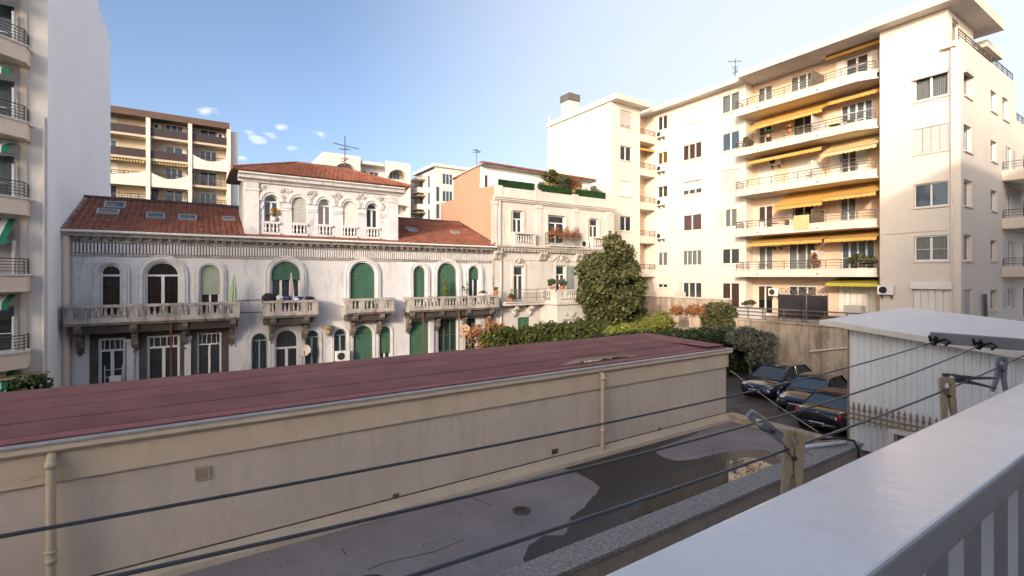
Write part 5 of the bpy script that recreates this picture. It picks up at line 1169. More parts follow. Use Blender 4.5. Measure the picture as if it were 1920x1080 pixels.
for i in range(6):
    u = s0_+(s1_-s0_)*(i+.5)/6; mb = MB(); rr = .21; mb.tube([SX(u+rr*math.cos(t*.5236), 0, 5.0+rr*math.sin(t*.5236)) for t in range(13)], .018, 5, False)
    for t in range(3): mb.tube([SX(u+rr*math.cos(t*1.047), 0, 5.0+rr*math.sin(t*1.047)), SX(u-rr*math.cos(t*1.047), 0, 5.0-rr*math.sin(t*1.047))], .012, 4)
    obj('wheel_ornament', mb, 'iron_light' if i != 4 else 'rust', scn)
bx_ = thing('storage_cabinet', 'beige storage cabinet standing at the end of the black screen', 'cabinet', (31, 11.8, 3))
mb = MB(); mb.box(-12.6, -11.75, -.5, 0, 3.0, 4.3, SX); obj('body', mb, 'fascia', bx_)
for a in (-12.58, -12.16):
    mb = MB(); mb.box(a, a+.4, .002, .025, 3.08, 4.25, SX); obj('door', mb, 'fascia', bx_)

sh = thing('shed', 'white corrugated metal shed with pale sloping roof beside the cars', 'shed', (22, 5, 0))
SX0, SX1, SY1, SY0 = 19.0, 25.6, 7.65, -1.5
roofz = lambda y: 3.86+.095*(y-3.35)
W = .9; k = int((SY1-SY0)/W)
def sheet(axis, fixed, a0, a1, z0, zf, sign):
    mb = MB(); pitch = .18; n = max(1, round((a1-a0)/pitch)); prof = ((0, 0), (.45, 0), (.55, 1), (.9, 1), (1.0, 0)); pts = []
    for i in range(n):
        for t, h in prof[:-1]: pts.append((a0+(a1-a0)*(i+t)/n, h*.04))
    pts.append((a1, 0)); m = len(pts); V_ = []
    for zz_ in (0, 1):
        for p_, h in pts:
            z = z0 if zz_ == 0 else zf(p_ if axis == 'y' else fixed)
            V_.append((fixed+sign*h, p_, z) if axis == 'y' else (p_, fixed+sign*h, z))
    mb.add(V_, [(i, i+1, m+i+1, m+i) for i in range(m-1)]); return obj('sheet', mb, 'shed_sheet', sh)
for i in range(k+1):
    y1_ = SY1-i*W; sheet('y', SX0-.004*(i % 2), max(SY0, y1_-W-.03), y1_, .05 if i < 1 else .05, lambda y: roofz(y)-.12, -1)
for i in range(7): sheet('x', SY1, SX0+.02+i*.93, SX0+.02+(i+1)*.93, .05, lambda y: roofz(SY1)-.12, 1)
mb = MB(); ex, ey = .45, .75
P = [(SX0-ex, SY1+ey), (SX1+.4, SY1+ey-.1), (SX1+.4, SY0), (SX0-ex, SY0)]
mb.add([(x, y, roofz(y)-.02+(.22 if x > 22 else 0)) for x, y in P]+[(x, y, roofz(y)+.03+(.22 if x > 22 else 0)) for x, y in P], [(3, 2, 1, 0), (4, 5, 6, 7), (0, 1, 5, 4), (1, 2, 6, 5), (2, 3, 7, 6), (3, 0, 4, 7)]); rf = obj('roof', mb, 'shed_roof', sh)
mb = MB(); A_, B_2 = (SX0-ex-.015, SY1+ey+.01), (SX0-ex-.015, SY0)
mb.add([(A_[0], A_[1], roofz(A_[1])+.045), (B_2[0], B_2[1], roofz(B_2[1])+.045), (B_2[0], B_2[1], roofz(B_2[1])-.19), (A_[0], A_[1], roofz(A_[1])-.12), (A_[0]+.03, A_[1], roofz(A_[1])+.045), (B_2[0]+.03, B_2[1], roofz(B_2[1])+.045), (B_2[0]+.03, B_2[1], roofz(B_2[1])-.19), (A_[0]+.03, A_[1], roofz(A_[1])-.12)], [(0, 1, 2, 3), (7, 6, 5, 4), (0, 4, 5, 1), (3, 2, 6, 7), (0, 3, 7, 4), (1, 5, 6, 2)])
obj('fascia_board', mb, 'shed_trim', rf)
mb = MB(); mb.box(SX0-.05, SX0-.02, SY1-.01, SY1+.05, .02, roofz(SY1)-.12); obj('corner_trim', mb, 'rust', sh)
gt = thing('gate', 'rusty spiked iron gate rail in front of the corrugated shed', 'gate', (18.5, 5, 0))
GXX = FX(18.55)
mb = MB()
for z in (1.14, 1.32): mb.tube([GXX(-7.6, 0, z), GXX(-1, 0, z)], .022, 6)
obj('rail', mb, 'rust', gt)
sp = shared('spike', MB().lathe([(.018, 0), (.018, .42), (.045, .46), (.05, .52), (.022, .56), (.036, .60), (.002, .74)], seg=6), 'rust')
for i in range(42): inst('spike', sp, GXX(-7.5+i*.155, 0, 1.0), gt)
ring_ = shared('scroll', MB().tube([(0, .07*math.cos(t*.6283), .07*math.sin(t*.6283)) for t in range(11)], .012, 5, False), 'rust')
for i in range(41): inst('scroll', ring_, GXX(-7.42+i*.155, 0, 1.23), gt)
mb = MB(); mb.box(-6.35, -6.2, -.02, .10, 0, 1.12, GXX); mb.box(-6.35, -1, -.02, .12, .98, 1.12, GXX); obj('frame', mb, 'shed_trim', gt)
for i in range(20):
    mb = MB(); u = -6.15+i*.26; mb.box(u, u+.20, -.03, .0, .05, .96, GXX); obj('board', mb, 'iron_light', gt)

# ================================================================== CARS
def car(name, label, cx_, cy_, heading, paint, kind, roofmat=None, plate_text='AB 123 CD'):
    """lofted body shell, glazed cabin, wheels; local +x is the nose, heading turns it"""
    c = thing(name, label, 'car', (0, 0, 0))
    L, Wd = (4.25, .88) if kind != 'sedan' else (4.45, .90)
    # stations: x, z_bottom, z_shoulder, half width at sill, half width at shoulder
    if kind == 'hatch': st = [(-2.12, .42, .78, .66, .60), (-2.06, .30, .98, .80, .76), (-1.80, .24, 1.03, .86, .84), (-1.2, .22, 1.02, .88, .87), (-.4, .20, .99, .885, .88), (.4, .20, .97, .885, .88), (1.0, .22, .95, .88, .86), (1.5, .24, .88, .87, .82), (1.88, .28, .78, .83, .74), (2.06, .34, .68, .74, .62), (2.14, .42, .58, .60, .50)]
    elif kind == 'city': st = [(-2.0, .42, .80, .66, .60), (-1.94, .30, .98, .78, .74), (-1.7, .24, 1.02, .85, .83), (-1.0, .22, 1.0, .87, .86), (-.3, .20, .98, .87, .865), (.5, .20, .96, .87, .86), (1.0, .22, .93, .87, .85), (1.45, .25, .86, .85, .80), (1.78, .28, .77, .81, .72), (1.95, .34, .67, .72, .62), (2.02, .42, .57, .58, .48)]
    else: st = [(-2.2, .45, .72, .64, .58), (-2.14, .32, .90, .80, .74), (-1.9, .26, .98, .88, .84), (-1.3, .22, 1.0, .90, .88), (-.5, .20, .98, .90, .89), (.4, .20, .96, .90, .89), (1.1, .22, .94, .89, .87), (1.6, .24, .86, .87, .82), (1.95, .28, .76, .82, .74), (2.15, .34, .66, .72, .62), (2.22, .42, .56, .58, .48)]
    R_ = Matrix.Rotation(heading, 4, 'Z'); TR = Matrix.Translation((cx_, cy_, .012))@R_
    X = lambda p: tuple(TR@Vector(p))
    mb = MB(); ringn = 12; sec = []
    for (x, zb_, zs, w0, w1) in st:
        h = zs-zb_
        sec.append([(x, -w0*.92, zb_), (x, -w0, zb_+h*.18), (x, -w0*1.005, zb_+h*.5), (x, -w1*1.0, zb_+h*.82), (x, -w1*.93, zs-.02), (x, -w1*.55, zs+.015), (x, w1*.55, zs+.015), (x, w1*.93, zs-.02), (x, w1, zb_+h*.82), (x, w0*1.005, zb_+h*.5), (x, w0, zb_+h*.18), (x, w0*.92, zb_)])
    n = ringn; vs__ = [X(p) for s in sec for p in s]
    fs__ = [(i*n+j, i*n+(j+1) % n, (i+1)*n+(j+1) % n, (i+1)*n+j) for i in range(len(sec)-1) for j in range(n)]+[tuple(range(n))[::-1], tuple((len(sec)-1)*n+j for j in range(n))]
    mb.add(vs__, fs__); body = obj('body', mb, paint, c, True)
    sub = body.modifiers.new('round', 'SUBSURF'); sub.levels = 1; sub.render_levels = 1
    # cabin
    if kind == 'hatch': cw = dict(wb=1.15, wt=.25, rt=-1.35, rb=-1.98, zr=1.50, zb=.97, hw=.80, hr=.60)
    elif kind == 'city': cw = dict(wb=1.05, wt=.2, rt=-1.25, rb=-1.85, zr=1.46, zb=.96, hw=.79, hr=.60)
    else: cw = dict(wb=1.05, wt=.22, rt=-.85, rb=-1.55, zr=1.42, zb=.97, hw=.80, hr=.60)
    wb, wt, rt, rb, zr_, zb_, hw, hr = (cw[k_] for k_ in ('wb', 'wt', 'rt', 'rb', 'zr', 'zb', 'hw', 'hr'))
    q_ = MB(); q_.quad(X((wb, -hw*.94, zb_-.02)), X((wb, hw*.94, zb_-.02)), X((wt, hr, zr_-.03)), X((wt, -hr, zr_-.03))); obj('windscreen', q_, 'glass_blue' if kind == 'city' else 'glass', c)
    q_ = MB(); q_.quad(X((rb, -hw*.9, zb_)), X((rb, hw*.9, zb_)), X((rt, hr*.97, zr_-.05)), X((rt, -hr*.97, zr_-.05))); obj('rear_window', q_, 'glass_blue' if kind == 'sedan' else 'glass', c)
    for s in (-1, 1):
        q_ = MB(); q_.add([X((wb, s*hw*.96, zb_-.02)), X((wt, s*hr*1.02, zr_-.05)), X((rt, s*hr*1.0, zr_-.07)), X((rb, s*hw*.92, zb_)), X((-.1, s*hw, zb_-.02))], [(0, 1, 2, 3, 4)]); sw_ = obj('side_window', q_, 'glass', c)
        p_ = MB()
        for (xa_, xb_) in ((wb, wt), (-.35, -.42), (rb, rt)):
            p_.tube([X((xa_, s*hw*.955, zb_-.03)), X((xb_, s*hr*1.02, zr_-.04))], .035, 6)
        obj('pillar', p_, paint, sw_)
    rp = MB(); gx, gy = 7, 5; P = []
    for i in range(gx):
        x = wt+.10+(rt-.10-wt-.10)*i/(gx-1)
        for j in range(gy):
            y = -1+2*j/(gy-1); P.append(X((x, y*(hr+.03), zr_+.045-.05*y*y-.06*abs(2*i/(gx-1)-1)**2.5)))
    rp.add(P, [(i*gy+j, i*gy+j+1, (i+1)*gy+j+1, (i+1)*gy+j) for i in range(gx-1) for j in range(gy-1)]); obj('roof', rp, roofmat or paint, c, True)
    ty = MB().lathe([(.20, -.10), (.29, -.105), (.315, -.07), (.315, .07), (.29, .105), (.20, .10)], seg=20)
    rimm = MB().lathe([(.20, -.06), (.195, .075), (.06, .06), (.05, .085), (.0, .085)], seg=20)
    for k_ in range(5):
        t = k_*1.2566; rimm.tube([(.04*math.cos(t), .04*math.sin(t), .085), (.19*math.cos(t), .19*math.sin(t), .08)], .022, 5)
    tm, rm = shared('tyre', ty, 'tyre', True), shared('rim', rimm, 'alloy')
    for xw in (1.32, -1.30):
        for s in (-1, 1):
            a_ = MB(); pts = [X((xw+.37*math.cos(t*math.pi/10), s*(Wd-.015), .315+.37*math.sin(t*math.pi/10))) for t in range(11)]; a_.tube(pts, .045, 6); arch_ = obj('wheel_arch', a_, paint, c)
            k_ = [X((xw+.35*math.cos(t*math.pi/12), s*(Wd+.004), .315+.35*math.sin(t*math.pi/12))) for t in range(24)]; d_ = MB(); d_.add(k_, [tuple(range(24))]); obj('wheel_well', d_, 'black_plastic', arch_)
            w_ = bpy.data.objects.new('wheel', tm); link(w_, c); w_.location = Vector(X((xw, s*(Wd-.05), .315)))-wloc(c); w_.rotation_euler = (R(-90)*s, 0, heading)
            r_ = bpy.data.objects.new('rim', rm); link(r_, w_); r_.location = (0, 0, .03)
    fx = st[-1][0]; bx2 = st[0][0]
    for s in (-1, 1):
        h_ = MB(); h_.sphere((0, 0, 0), 1, 10, 6); h_.v = [X((fx-.30+v[0]*.20-abs(v[1])*0, s*.60+v[1]*.16, .70+v[2]*.085)) for v in h_.v]; obj('headlight', h_, 'lamp_glass', c, True)
        h_ = MB(); h_.sphere((0, 0, 0), 1, 8, 6); h_.v = [X((bx2+.12+v[0]*.09, s*.72+v[1]*.11, .80+v[2]*.15)) for v in h_.v]; obj('tail_light', h_, 'lamp_red', c, True)
        h_ = MB(); h_.sphere((0, 0, 0), 1, 8, 5); h_.v = [X((.85+v[0]*.07, s*(Wd+.07)+v[1]*.10, 1.02+v[2]*.07)) for v in h_.v]; obj('door_mirror', h_, paint, c, True)
        h_ = MB(); h_.box(-.02, .13, s*(Wd+.002), s*(Wd+.02), .86, .885); h_.v = [X(v) for v in h_.v]; obj('door_handle', h_, 'chrome', c)
    for e, sx in ((fx+.02, 1), (bx2-.02, -1)):
        p_ = MB(); p_.box(e-.012, e+.012, -.26, .26, .42, .53); p_.v = [X(v) for v in p_.v]; pl = obj('number_plate', p_, 'plate', c)
        t_ = MB()
        for k_ in range(7): y = -.19+k_*.058; t_.box(e+sx*.0125, e+sx*.015, y, y+.034, .445, .505); 
        t_.v = [X(v) for v in t_.v]; obj('plate_digits', t_, 'ink', pl)['kind'] = 'stuff'
        b_ = MB(); b_.tube([X((e-sx*.35, -.80, .46)), X((e-sx*.06, -.60, .46)), X((e+sx*.0, 0, .46)), X((e-sx*.06, .60, .46)), X((e-sx*.35, .80, .46))], .05, 6); obj('bumper', b_, 'black_plastic' if kind != 'sedan' else paint, c, True)
    g_ = MB(); g_.box(fx-.03, fx+.005, -.38, .38, .58, .66); g_.v = [X(v) for v in g_.v]; obj('grille', g_, 'black_plastic', c)
    m_ = MB(); m_.tube([X((bx2+.02, -.20, .86)), X((bx2+.0, 0, .875)), X((bx2+.02, .20, .86))], .014, 5); m_.sphere(X((bx2-.0, 0, .88)), .035, 6, 4); obj('boot_badge', m_, 'chrome', c)
    return c
car('parked_car', 'dark blue hatchback parked nose out beside the hedge', 24.55, 13.05, R(180), 'car_blue', 'hatch')
car('parked_car', 'dark car with wide reflecting windscreen parked between the other two cars', 23.3, 10.75, R(184), 'car_blue', 'city')
car('parked_car', 'black car with brown roof parked boot outward beside the shed', 21.55, 8.95, R(2), 'car_black', 'sedan', 'car_roof')
# bicycle leaning by the wall
bk = thing('bicycle', 'bicycle standing against the retaining wall behind the parked cars', 'bicycle', (27.9, 9.9, 0))
def wheelring(y): mb = MB(); mb.tube([(27.9+.0, y+.34*math.cos(t*.3927), .36+.34*math.sin(t*.3927)) for t in range(17)], .02, 5, False); [mb.tube([(27.9, y, .36), (27.9, y+.33*math.cos(t*.785), .36+.33*math.sin(t*.785))], .005, 3) for t in range(8)]; return mb
for y in (9.35, 10.4): obj('wheel', wheelring(y), 'tyre', bk)
mb = MB()
for a_, b_ in (((10.4, .36), (10.2, .85)), ((9.35, .36), (9.55, .80)), ((9.55, .80), (10.2, .82)), ((9.55, .8), (9.8, .36)), ((9.8, .36), (10.2, .82)), ((9.8, .36), (9.35, .36))): mb.tube([(27.9, *a_), (27.9, *b_)], .02, 6)
obj('frame', mb, 'cloth_blue', bk); mb = MB(); mb.tube([(27.65, 10.12, 1.06), (27.9, 10.18, 1.02), (28.15, 10.12, 1.06)], .016, 6); mb.tube([(27.9, 10.2, .82), (27.9, 10.17, 1.02)], .016, 6); obj('handlebar', mb, 'chrome', bk); mb = MB(); mb.sphere((27.9, 9.5, .92), .11, 8, 5, (.7, 1.3, .35)); obj('saddle', mb, 'black_plastic', bk)

# ================================================================== VEGETATION
def tree(name, label, base, h, trunk_r, cr, leafm, n, size, seed, clumps=None, barkm='bark', limbs=7, cat='tree', lean=(0, 0), group=None, branches_only=False):
    t = thing(name, label, cat, base, group); q = random.Random(seed); c = (base[0]+lean[0], base[1]+lean[1], base[2]+h)
    mb = MB(); top = (c[0], c[1], c[2]+cr[2]*.3)
    mb.tube([base, (base[0]+lean[0]*.3+.05, base[1]+lean[1]*.3, base[2]+h*.35), (c[0], c[1], c[2]-cr[2]*.5), top], [trunk_r, trunk_r*.85, trunk_r*.6, trunk_r*.2], 8); obj('trunk', mb, barkm, t, True)
    for i in range(limbs):
        a_ = q.uniform(0, 6.28); s = q.uniform(.25, .6); z0_ = base[2]+h*q.uniform(.35, .8); e = Vector((c[0]+cr[0]*.75*math.cos(a_), c[1]+cr[1]*.75*math.sin(a_), c[2]+cr[2]*q.uniform(-.4, .6)))
        b0 = Vector((base[0]+lean[0]*.5, base[1]+lean[1]*.5, z0_)); md = b0.lerp(e, .5)+Vector((q.uniform(-.1, .1), q.uniform(-.1, .1), .15))
        mb = MB(); mb.tube([b0, md, e], [trunk_r*.4, trunk_r*.25, trunk_r*.08], 6); obj('limb', mb, barkm, t, True)
    leafcloud('crown', clumps or clumps_in(c, cr, 26, seed), n, size, leafm, t, seed)
    return t
# the big evergreen in front of the ornate villa
bt = (25.4, 25.3, 1.2); cl = clumps_in((25.2, 25.3, 4.9), (3.15, 2.5, 3.2), 70, 11, .26)+[(25.4, 25.3, 8.3, .8, .8, .8), (25.9, 25.2, 7.6, 1.2, 1.1, .9), (24.2, 25.2, 4.3, 1.1, 1, .9), (27.2, 25.2, 4.2, 1.0, 1, .9), (25.5, 25.3, 5.0, 1.0, 1.0, 1.6), (23.6, 25.2, 3.4, .9, .8, .8), (25.0, 24.9, 2.6, 1.1, .9, .8), (27.6, 25.0, 3.0, .9, .8, .9), (24.4, 25.2, 6.4, .8, .8, .9), (26.9, 25.2, 6.5, .8, .8, .8)]
tree('evergreen_tree', 'big dark evergreen tree in front of the ornate villa', bt, 4.6, .17, (2.5, 2.3, 3.0), 'leaf', 30000, .17, 11, cl)
# clipped cypress hedge in front of the villas
def hedge(name, label, p0, p1, w, z0, z1, n, size, mat, seed, bumps=.1, cat='hedge', group=None, elong=1.6, droop=0.):
    q = random.Random(seed); L = math.hypot(p1[0]-p0[0], p1[1]-p0[1]); k = max(2, int(L/.42)); cl_ = []
    for i in range(k+1):
        t = i/k; x, y = p0[0]+(p1[0]-p0[0])*t, p0[1]+(p1[1]-p0[1])*t
        zt = z1+q.uniform(-bumps, bumps)
        nz_ = max(1, int((zt-z0)/.7))
        for j in range(nz_):
            zc = z0+(zt-z0)*(j+.5)/nz_; cl_.append((x+q.uniform(-.12, .12), y+q.uniform(-.15, .15), zc, .40*q.uniform(.85, 1.15), w*q.uniform(.85, 1.1), (zt-z0)/nz_*.68))
    t_ = thing(name, label, cat, ((p0[0]+p1[0])/2, (p0[1]+p1[1])/2, z0), group)
    mb = MB()
    for i in range(0, k+1, 2): t = i/k; x, y = p0[0]+(p1[0]-p0[0])*t, p0[1]+(p1[1]-p0[1])*t; mb.tube([(x, y, z0), (x+.03, y, z0+(z1-z0)*.7)], [.05, .02], 5)
    obj('stems', mb, 'bark', t_)['kind'] = 'stuff'
    leafcloud('foliage', cl_, n, size, mat, t_, seed, elong=elong, droop=droop); return t_
hedge('cypress_hedge', 'tall clipped cypress hedge in front of the ornate villa', (15.2, 23.4), (21.6, 22.0), .55, .0, 3.05, 24000, .10, 'leaf_cypress', 21, .16, elong=2.6, droop=-.8)
tree('climbing_shrub', 'russet and green overgrown shrub below the right hand villa balcony', (14.6, 24.6, 0), 2.1, .09, (1.5, 1.2, 1.4), 'leaf_rust', 1500, .11, 31, cat='shrub', limbs=9)
tree('bush', 'green leafy bush growing through the russet shrub', (15.1, 23.9, 0), 2.0, .07, (1.5, 1.0, 1.4), 'leaf_cypress', 7000, .11, 32, cat='shrub', limbs=5)
tree('bush', 'bright yellow green bush behind the far end of the red roof', (20.9, 20.0, 0), 2.35, .08, (1.25, 1.1, .95), 'leaf_lime', 6500, .12, 33, cat='shrub', limbs=6)
hedge('garden_hedge', 'long dark clipped hedge behind the end of the garage', (18.2, 19.0), (25.2, 18.2), .85, .0, 2.75, 30000, .10, 'leaf_dark', 22, .10)
hedge('garden_hedge', 'end of the dark hedge standing above the first parked car', (24.9, 17.9), (27.6, 16.7), .9, .3, 2.7, 14000, .10, 'leaf_dark', 23, .12)
tree('grey_shrub', 'rounded grey green shrub hanging over the blue car', (26.4, 15.6, 0), 2.0, .11, (1.45, 1.3, 1.15), 'leaf_grey', 10500, .10, 34, cat='shrub', limbs=6)
tree('bush', 'dark green bush at the end of the patio railing', (28.3, 18.9, 0), 3.2, .09, (1.15, 1.1, 1.35), 'leaf', 7500, .11, 35, cat='shrub', limbs=5)
tree('bush', 'loose yellow green bush between the tree and the peach garden wall', (26.8, 22.4, 1.6), 1.1, .06, (1.7, 1.0, .85), 'leaf_lime', 4200, .10, 36, cat='shrub', limbs=5)
tree('bush', 'dark ivy clump at the foot of the evergreen tree', (26.9, 24.2, 1.2), 1.0, .06, (1.3, .9, .9), 'leaf', 4200, .12, 37, cat='shrub', limbs=4)
# orange leaved little tree with visible limbs
ot = thing('pruned_tree', 'small pruned tree with bare orange limbs and russet leaves in front of the cream facade', 'tree', (29.6, 20.9, 1.6)); q = random.Random(77)
mb = MB(); mb.tube([(29.6, 20.9, 1.6), (29.62, 20.9, 2.6), (29.6, 20.95, 3.1)], [.13, .11, .10], 8); obj('trunk', mb, 'bark_red', ot, True); cl = []
for i in range(11):
    a_ = i*.571+q.uniform(-.2, .2); L = q.uniform(1.0, 2.0); e = (29.6+L*math.cos(a_), 20.95+L*math.sin(a_), 3.5+q.uniform(-.2, .55)); m_ = (29.6+L*.5*math.cos(a_), 20.95+L*.5*math.sin(a_), 3.15+q.uniform(0, .2))
    mb = MB(); mb.tube([(29.6, 20.95, 2.9), m_, e], [.07, .05, .025], 6); obj('limb', mb, 'bark_red', ot, True); cl.append((*e, .42, .42, .28)); cl.append((m_[0], m_[1], m_[2]+.3, .35, .35, .2))
leafcloud('crown', cl, 2600, .10, 'leaf_rust', ot, 77)
tree('bush', 'dark bush in the garden at the foot of the white tower', (-4.75, 20.8, 0), 1.85, .08, (1.45, 1.1, 1.1), 'leaf_dark', 9000, .10, 38, cat='shrub', limbs=5)
# roof terrace planting
tree('potted_tree', 'loose leafy potted tree on the roof terrace in front of the penthouse', (23.0, 28.9, 11.1), 1.9, .06, (1.75, .8, 1.0), 'leaf', 3000, .12, 41, clumps_in((22.9, 28.9, 13.0), (1.6, .8, .95), 14, 41), cat='tree', limbs=6)
tree('potted_shrub', 'yellow leaved potted shrub above the middle parapet pier', (22.0, 28.5, 11.1), 1.2, .04, (.65, .4, .5), 'leaf_yellow', 900, .09, 42, cat='plant', limbs=4)
tree('potted_shrub', 'ochre potted shrub above the right parapet pier of the roof terrace', (25.3, 28.5, 11.1), 1.25, .04, (.9, .4, .5), 'leaf_yellow', 1200, .09, 43, cat='plant', limbs=4)
tree('potted_shrub', 'wispy grey potted shrub at the right end of the roof terrace', (26.9, 28.6, 11.1), 1.45, .04, (.7, .4, .7), 'leaf_grey', 1100, .08, 44, cat='plant', limbs=5)
tree('potted_shrub', 'brown straggling shrub trained along the penthouse roof edge', (24.8, 29.2, 11.1), 2.0, .05, (1.2, .4, .55), 'leaf_rust', 1300, .09, 45, cat='plant', limbs=5)

# ================================================================== AIR CONDITIONERS, DISHES, AERIALS
def ac(label, F, u, z, n=.0, w=.80, h=.55, side=0):
    p = F(u, n, z); t = thing('air_conditioner', label, 'air conditioner', p, 'outdoor air conditioner units')
    mb = MB(); mb.box(u-w/2, u+w/2, n+.06, n+.36, z, z+h, F); o = obj('casing', mb, 'white_frame', t); bv = o.modifiers.new('edge', 'BEVEL'); bv.width = .02; bv.segments = 2
    g_ = MB(); c = u-w*.14
    for r_ in (.08, .14, .20): g_.tube([F(c+r_*math.cos(k*.4189), n+.375, z+h/2+r_*math.sin(k*.4189)) for k in range(16)], .008, 4, False)
    g_.tube([F(c-.21, n+.375, z+h/2), F(c+.21, n+.375, z+h/2)], .008, 4); g_.tube([F(c, n+.375, z+h/2-.21), F(c, n+.375, z+h/2+.21)], .008, 4); gg = obj('fan_guard', g_, 'iron', t)
    d = MB(); d.add([F(c+.205*math.cos(k*.4189), n+.364, z+h/2+.205*math.sin(k*.4189)) for k in range(15)], [tuple(range(15))]); obj('fan_opening', d, 'interior', gg)
    for s in (-.3, .3):
        b_ = MB(); b_.prism_u([(n, z-.01), (n+.36, z-.01), (n+.36, z-.05), (n+.03, z-.28), (n, z-.28)], u+s*w-.02, u+s*w+.02, F); obj('bracket', b_, 'iron_light', t)
    return t
ua_ = (cA[0]+cA[1])/2
ac('air conditioner under the topmost corner window of the cream facade', FLx, ua_, zz(5, .30)); ac('air conditioner under the corner window with ochre curtains', FLx, ua_, zz(4, .25))
ac('air conditioner under the corner window with a white shutter box', FLx, ua_, zz(3, .25)); ac('air conditioner under the lowest corner window, level with the treetop', FLx, ua_, zz(2, .25))
ac('air conditioner above the balcony doors under the third row of yellow awnings', FBk, K(1456), zz(3, 2.25)-.12); ac('air conditioner above the lower balcony doors under the yellow awnings', FBk, K(1459), zz(1, 2.2)-.1)
ac('air conditioner on the cream pier left of the white shuttered doorway', FPx, T(1664), zz(0, 1.85)); ac('air conditioner on the villa wall beside the green arched door', F, VX(640), 1.25, w=.75)
ac('small air conditioner low on the villa wall near the right balcony', F, VX(750), .75, w=.6, h=.5); ac('grey air conditioner on the ledge beside the upper right stone balcony', F2, U(1091)[0], 8.1)
ac('air conditioner on the small recessed balcony behind the treetop', FRC, xr+.55, zz(2, 2.2)); ac('air conditioner behind the black patio screen', FBk, K(1455), zz(0, 1.5))
ac('air conditioner on the top balcony of the distant yellow block, middle bay', FD2, bays[1][0]+.7, rows[0]+1.3); ac('air conditioner at the right end of the distant yellow block top balcony', FD2, bays[2][1]-.7, rows[0]+1.2)
def dish(label, px, z, n, r, mat, pole=None):
    u = VX(px); c = Vector(F(u, n, z)); t = thing('satellite_dish', label, 'satellite dish', F(u, 0, z-.4), 'satellite dishes')
    ax = Vector((-.25, -.93, .25)).normalized(); a_ = ax.orthogonal().normalized(); b_ = ax.cross(a_); mb = MB(); P = [c-ax*.10]; seg = 18
    for k in (1, 2, 3):
        for j in range(seg): th = 6.2832*j/seg; rr = r*k/3; P.append(c-ax*(.10*(1-(k/3)**2))+(a_*math.cos(th)+b_*math.sin(th))*rr)
    fs_ = [(0, 1+j, 1+(j+1) % seg) for j in range(seg)]+[(1+k*seg+j, 1+(k+1)*seg+j, 1+(k+1)*seg+(j+1) % seg, 1+k*seg+(j+1) % seg) for k in (0, 1) for j in range(seg)]
    mb.add(P, fs_); obj('reflector', mb, mat, t, True)
    m2 = MB(); m2.tube([c-ax*.1-Vector((0, 0, r)), c+ax*r*.9-Vector((0, 0, r*.5))], .015, 5); m2.sphere(c+ax*r*.9-Vector((0, 0, r*.45)), .045, 6, 5); obj('receiver_arm', m2, 'iron', t)
    m3 = MB(); m3.tube([c-ax*.12, F(u+.05, .02, z-.15)] if not pole else [c-ax*.12, (c.x, c.y+.06, c.z-.15), (c.x, c.y+.06, 0)], .03 if not pole else .05, 6); obj('mount', m3, 'iron' if not pole else 'villa_stone', t)
dish('white satellite dish on the villa wall beside the dark arched doorway', 569, 2.02, .35, .30, 'dish'); dish('rust stained satellite dish on a post below the long right balcony', 857, 2.62, 1.1, .34, 'dish_rust', True)
def aerial(label, base, h, arms, th=.02):
    t = thing('tv_aerial', label, 'aerial', base, 'roof television aerials'); b0 = Vector(base); mb = MB(); mb.tube([b0, b0+Vector((0, 0, h))], th, 6); obj('mast', mb, 'iron', t)
    for (zf, L, ang, el, k) in arms:
        d = Vector((math.cos(ang)*math.cos(el), math.sin(ang)*math.cos(el), math.sin(el))); c = b0+Vector((0, 0, h*zf)); s = Vector((-math.sin(ang), math.cos(ang), 0)); mb = MB(); mb.tube([c-d*L*.45, c+d*L*.55], th*.7, 5)
        for i in range(k): p_ = c-d*L*.42+d*L*.95*i/max(1, k-1); w_ = .22*(1-.4*i/k); mb.tube([p_-s*w_, p_+s*w_], th*.4, 4)
        obj('antenna', mb, 'iron', t)
aerial('large television aerial on the belvedere roof', (7.75, 29.95, 12.25), 2.1, ((.72, 1.5, -.35, -.18, 12), (.62, .7, 2.2, .1, 5), (.35, .5, .8, .2, 4), (.30, .5, -1.2, .2, 3)), .028)
aerial('small television aerial on the penthouse roof by the peach wall', (17.1, 30.5, 13.7), 1.35, ((.9, .7, .4, 0, 6), (.8, .5, 2.4, .1, 4)), .025)
aerial('television aerial on the cream roof edge above the top balcony', (35.5, 22.2, 21.0), 1.9, ((.9, 1.0, 2.1, .15, 6), (.6, .6, .4, -.2, 4), (.45, .5, 1.2, .1, 3)), .03)

# ================================================================== THINGS ON THE BALCONIES
def parasol(label, base, h, mat, lean, top=.05, r=.17, seed=1):
    t = thing('folded_parasol', label, 'parasol', base, None); b0 = Vector(base); e = b0+Vector((lean, 0, h)); mb = MB(); mb.tube([b0, e], .022, 6); obj('pole', mb, 'white_frame', t)
    q = random.Random(seed); mb = MB(); n = 9; P = []; hs = [.30, .42, .58, .75, .9, 1.0]; rs = [r*1.1, r, r*.95, r*.6, r*.35, .02]
    for hh, rr in zip(hs, rs):
        c = b0.lerp(e, hh)
        for j in range(n*2): th = 6.2832*j/(n*2); k = rr*(1 if j % 2 else .55)*q.uniform(.9, 1.1); P.append(c+Vector((k*math.cos(th), k*math.sin(th), 0)))
    m_ = n*2; mb.add(P, [(i*m_+j, i*m_+(j+1) % m_, (i+1)*m_+(j+1) % m_, (i+1)*m_+j) for i in range(len(hs)-1) for j in range(m_)]); obj('canopy', mb, mat, t)
    return t
parasol('folded pale green parasol at the right end of the long left balcony', (VX(432), 27.3, FL), 2.0, 'parasol_green', .12, seed=3)
parasol('folded pink and white parasol on the cluttered balcony', (VX(544), 27.3, FL), 2.05, 'parasol_pink', -.06, r=.14, seed=4)
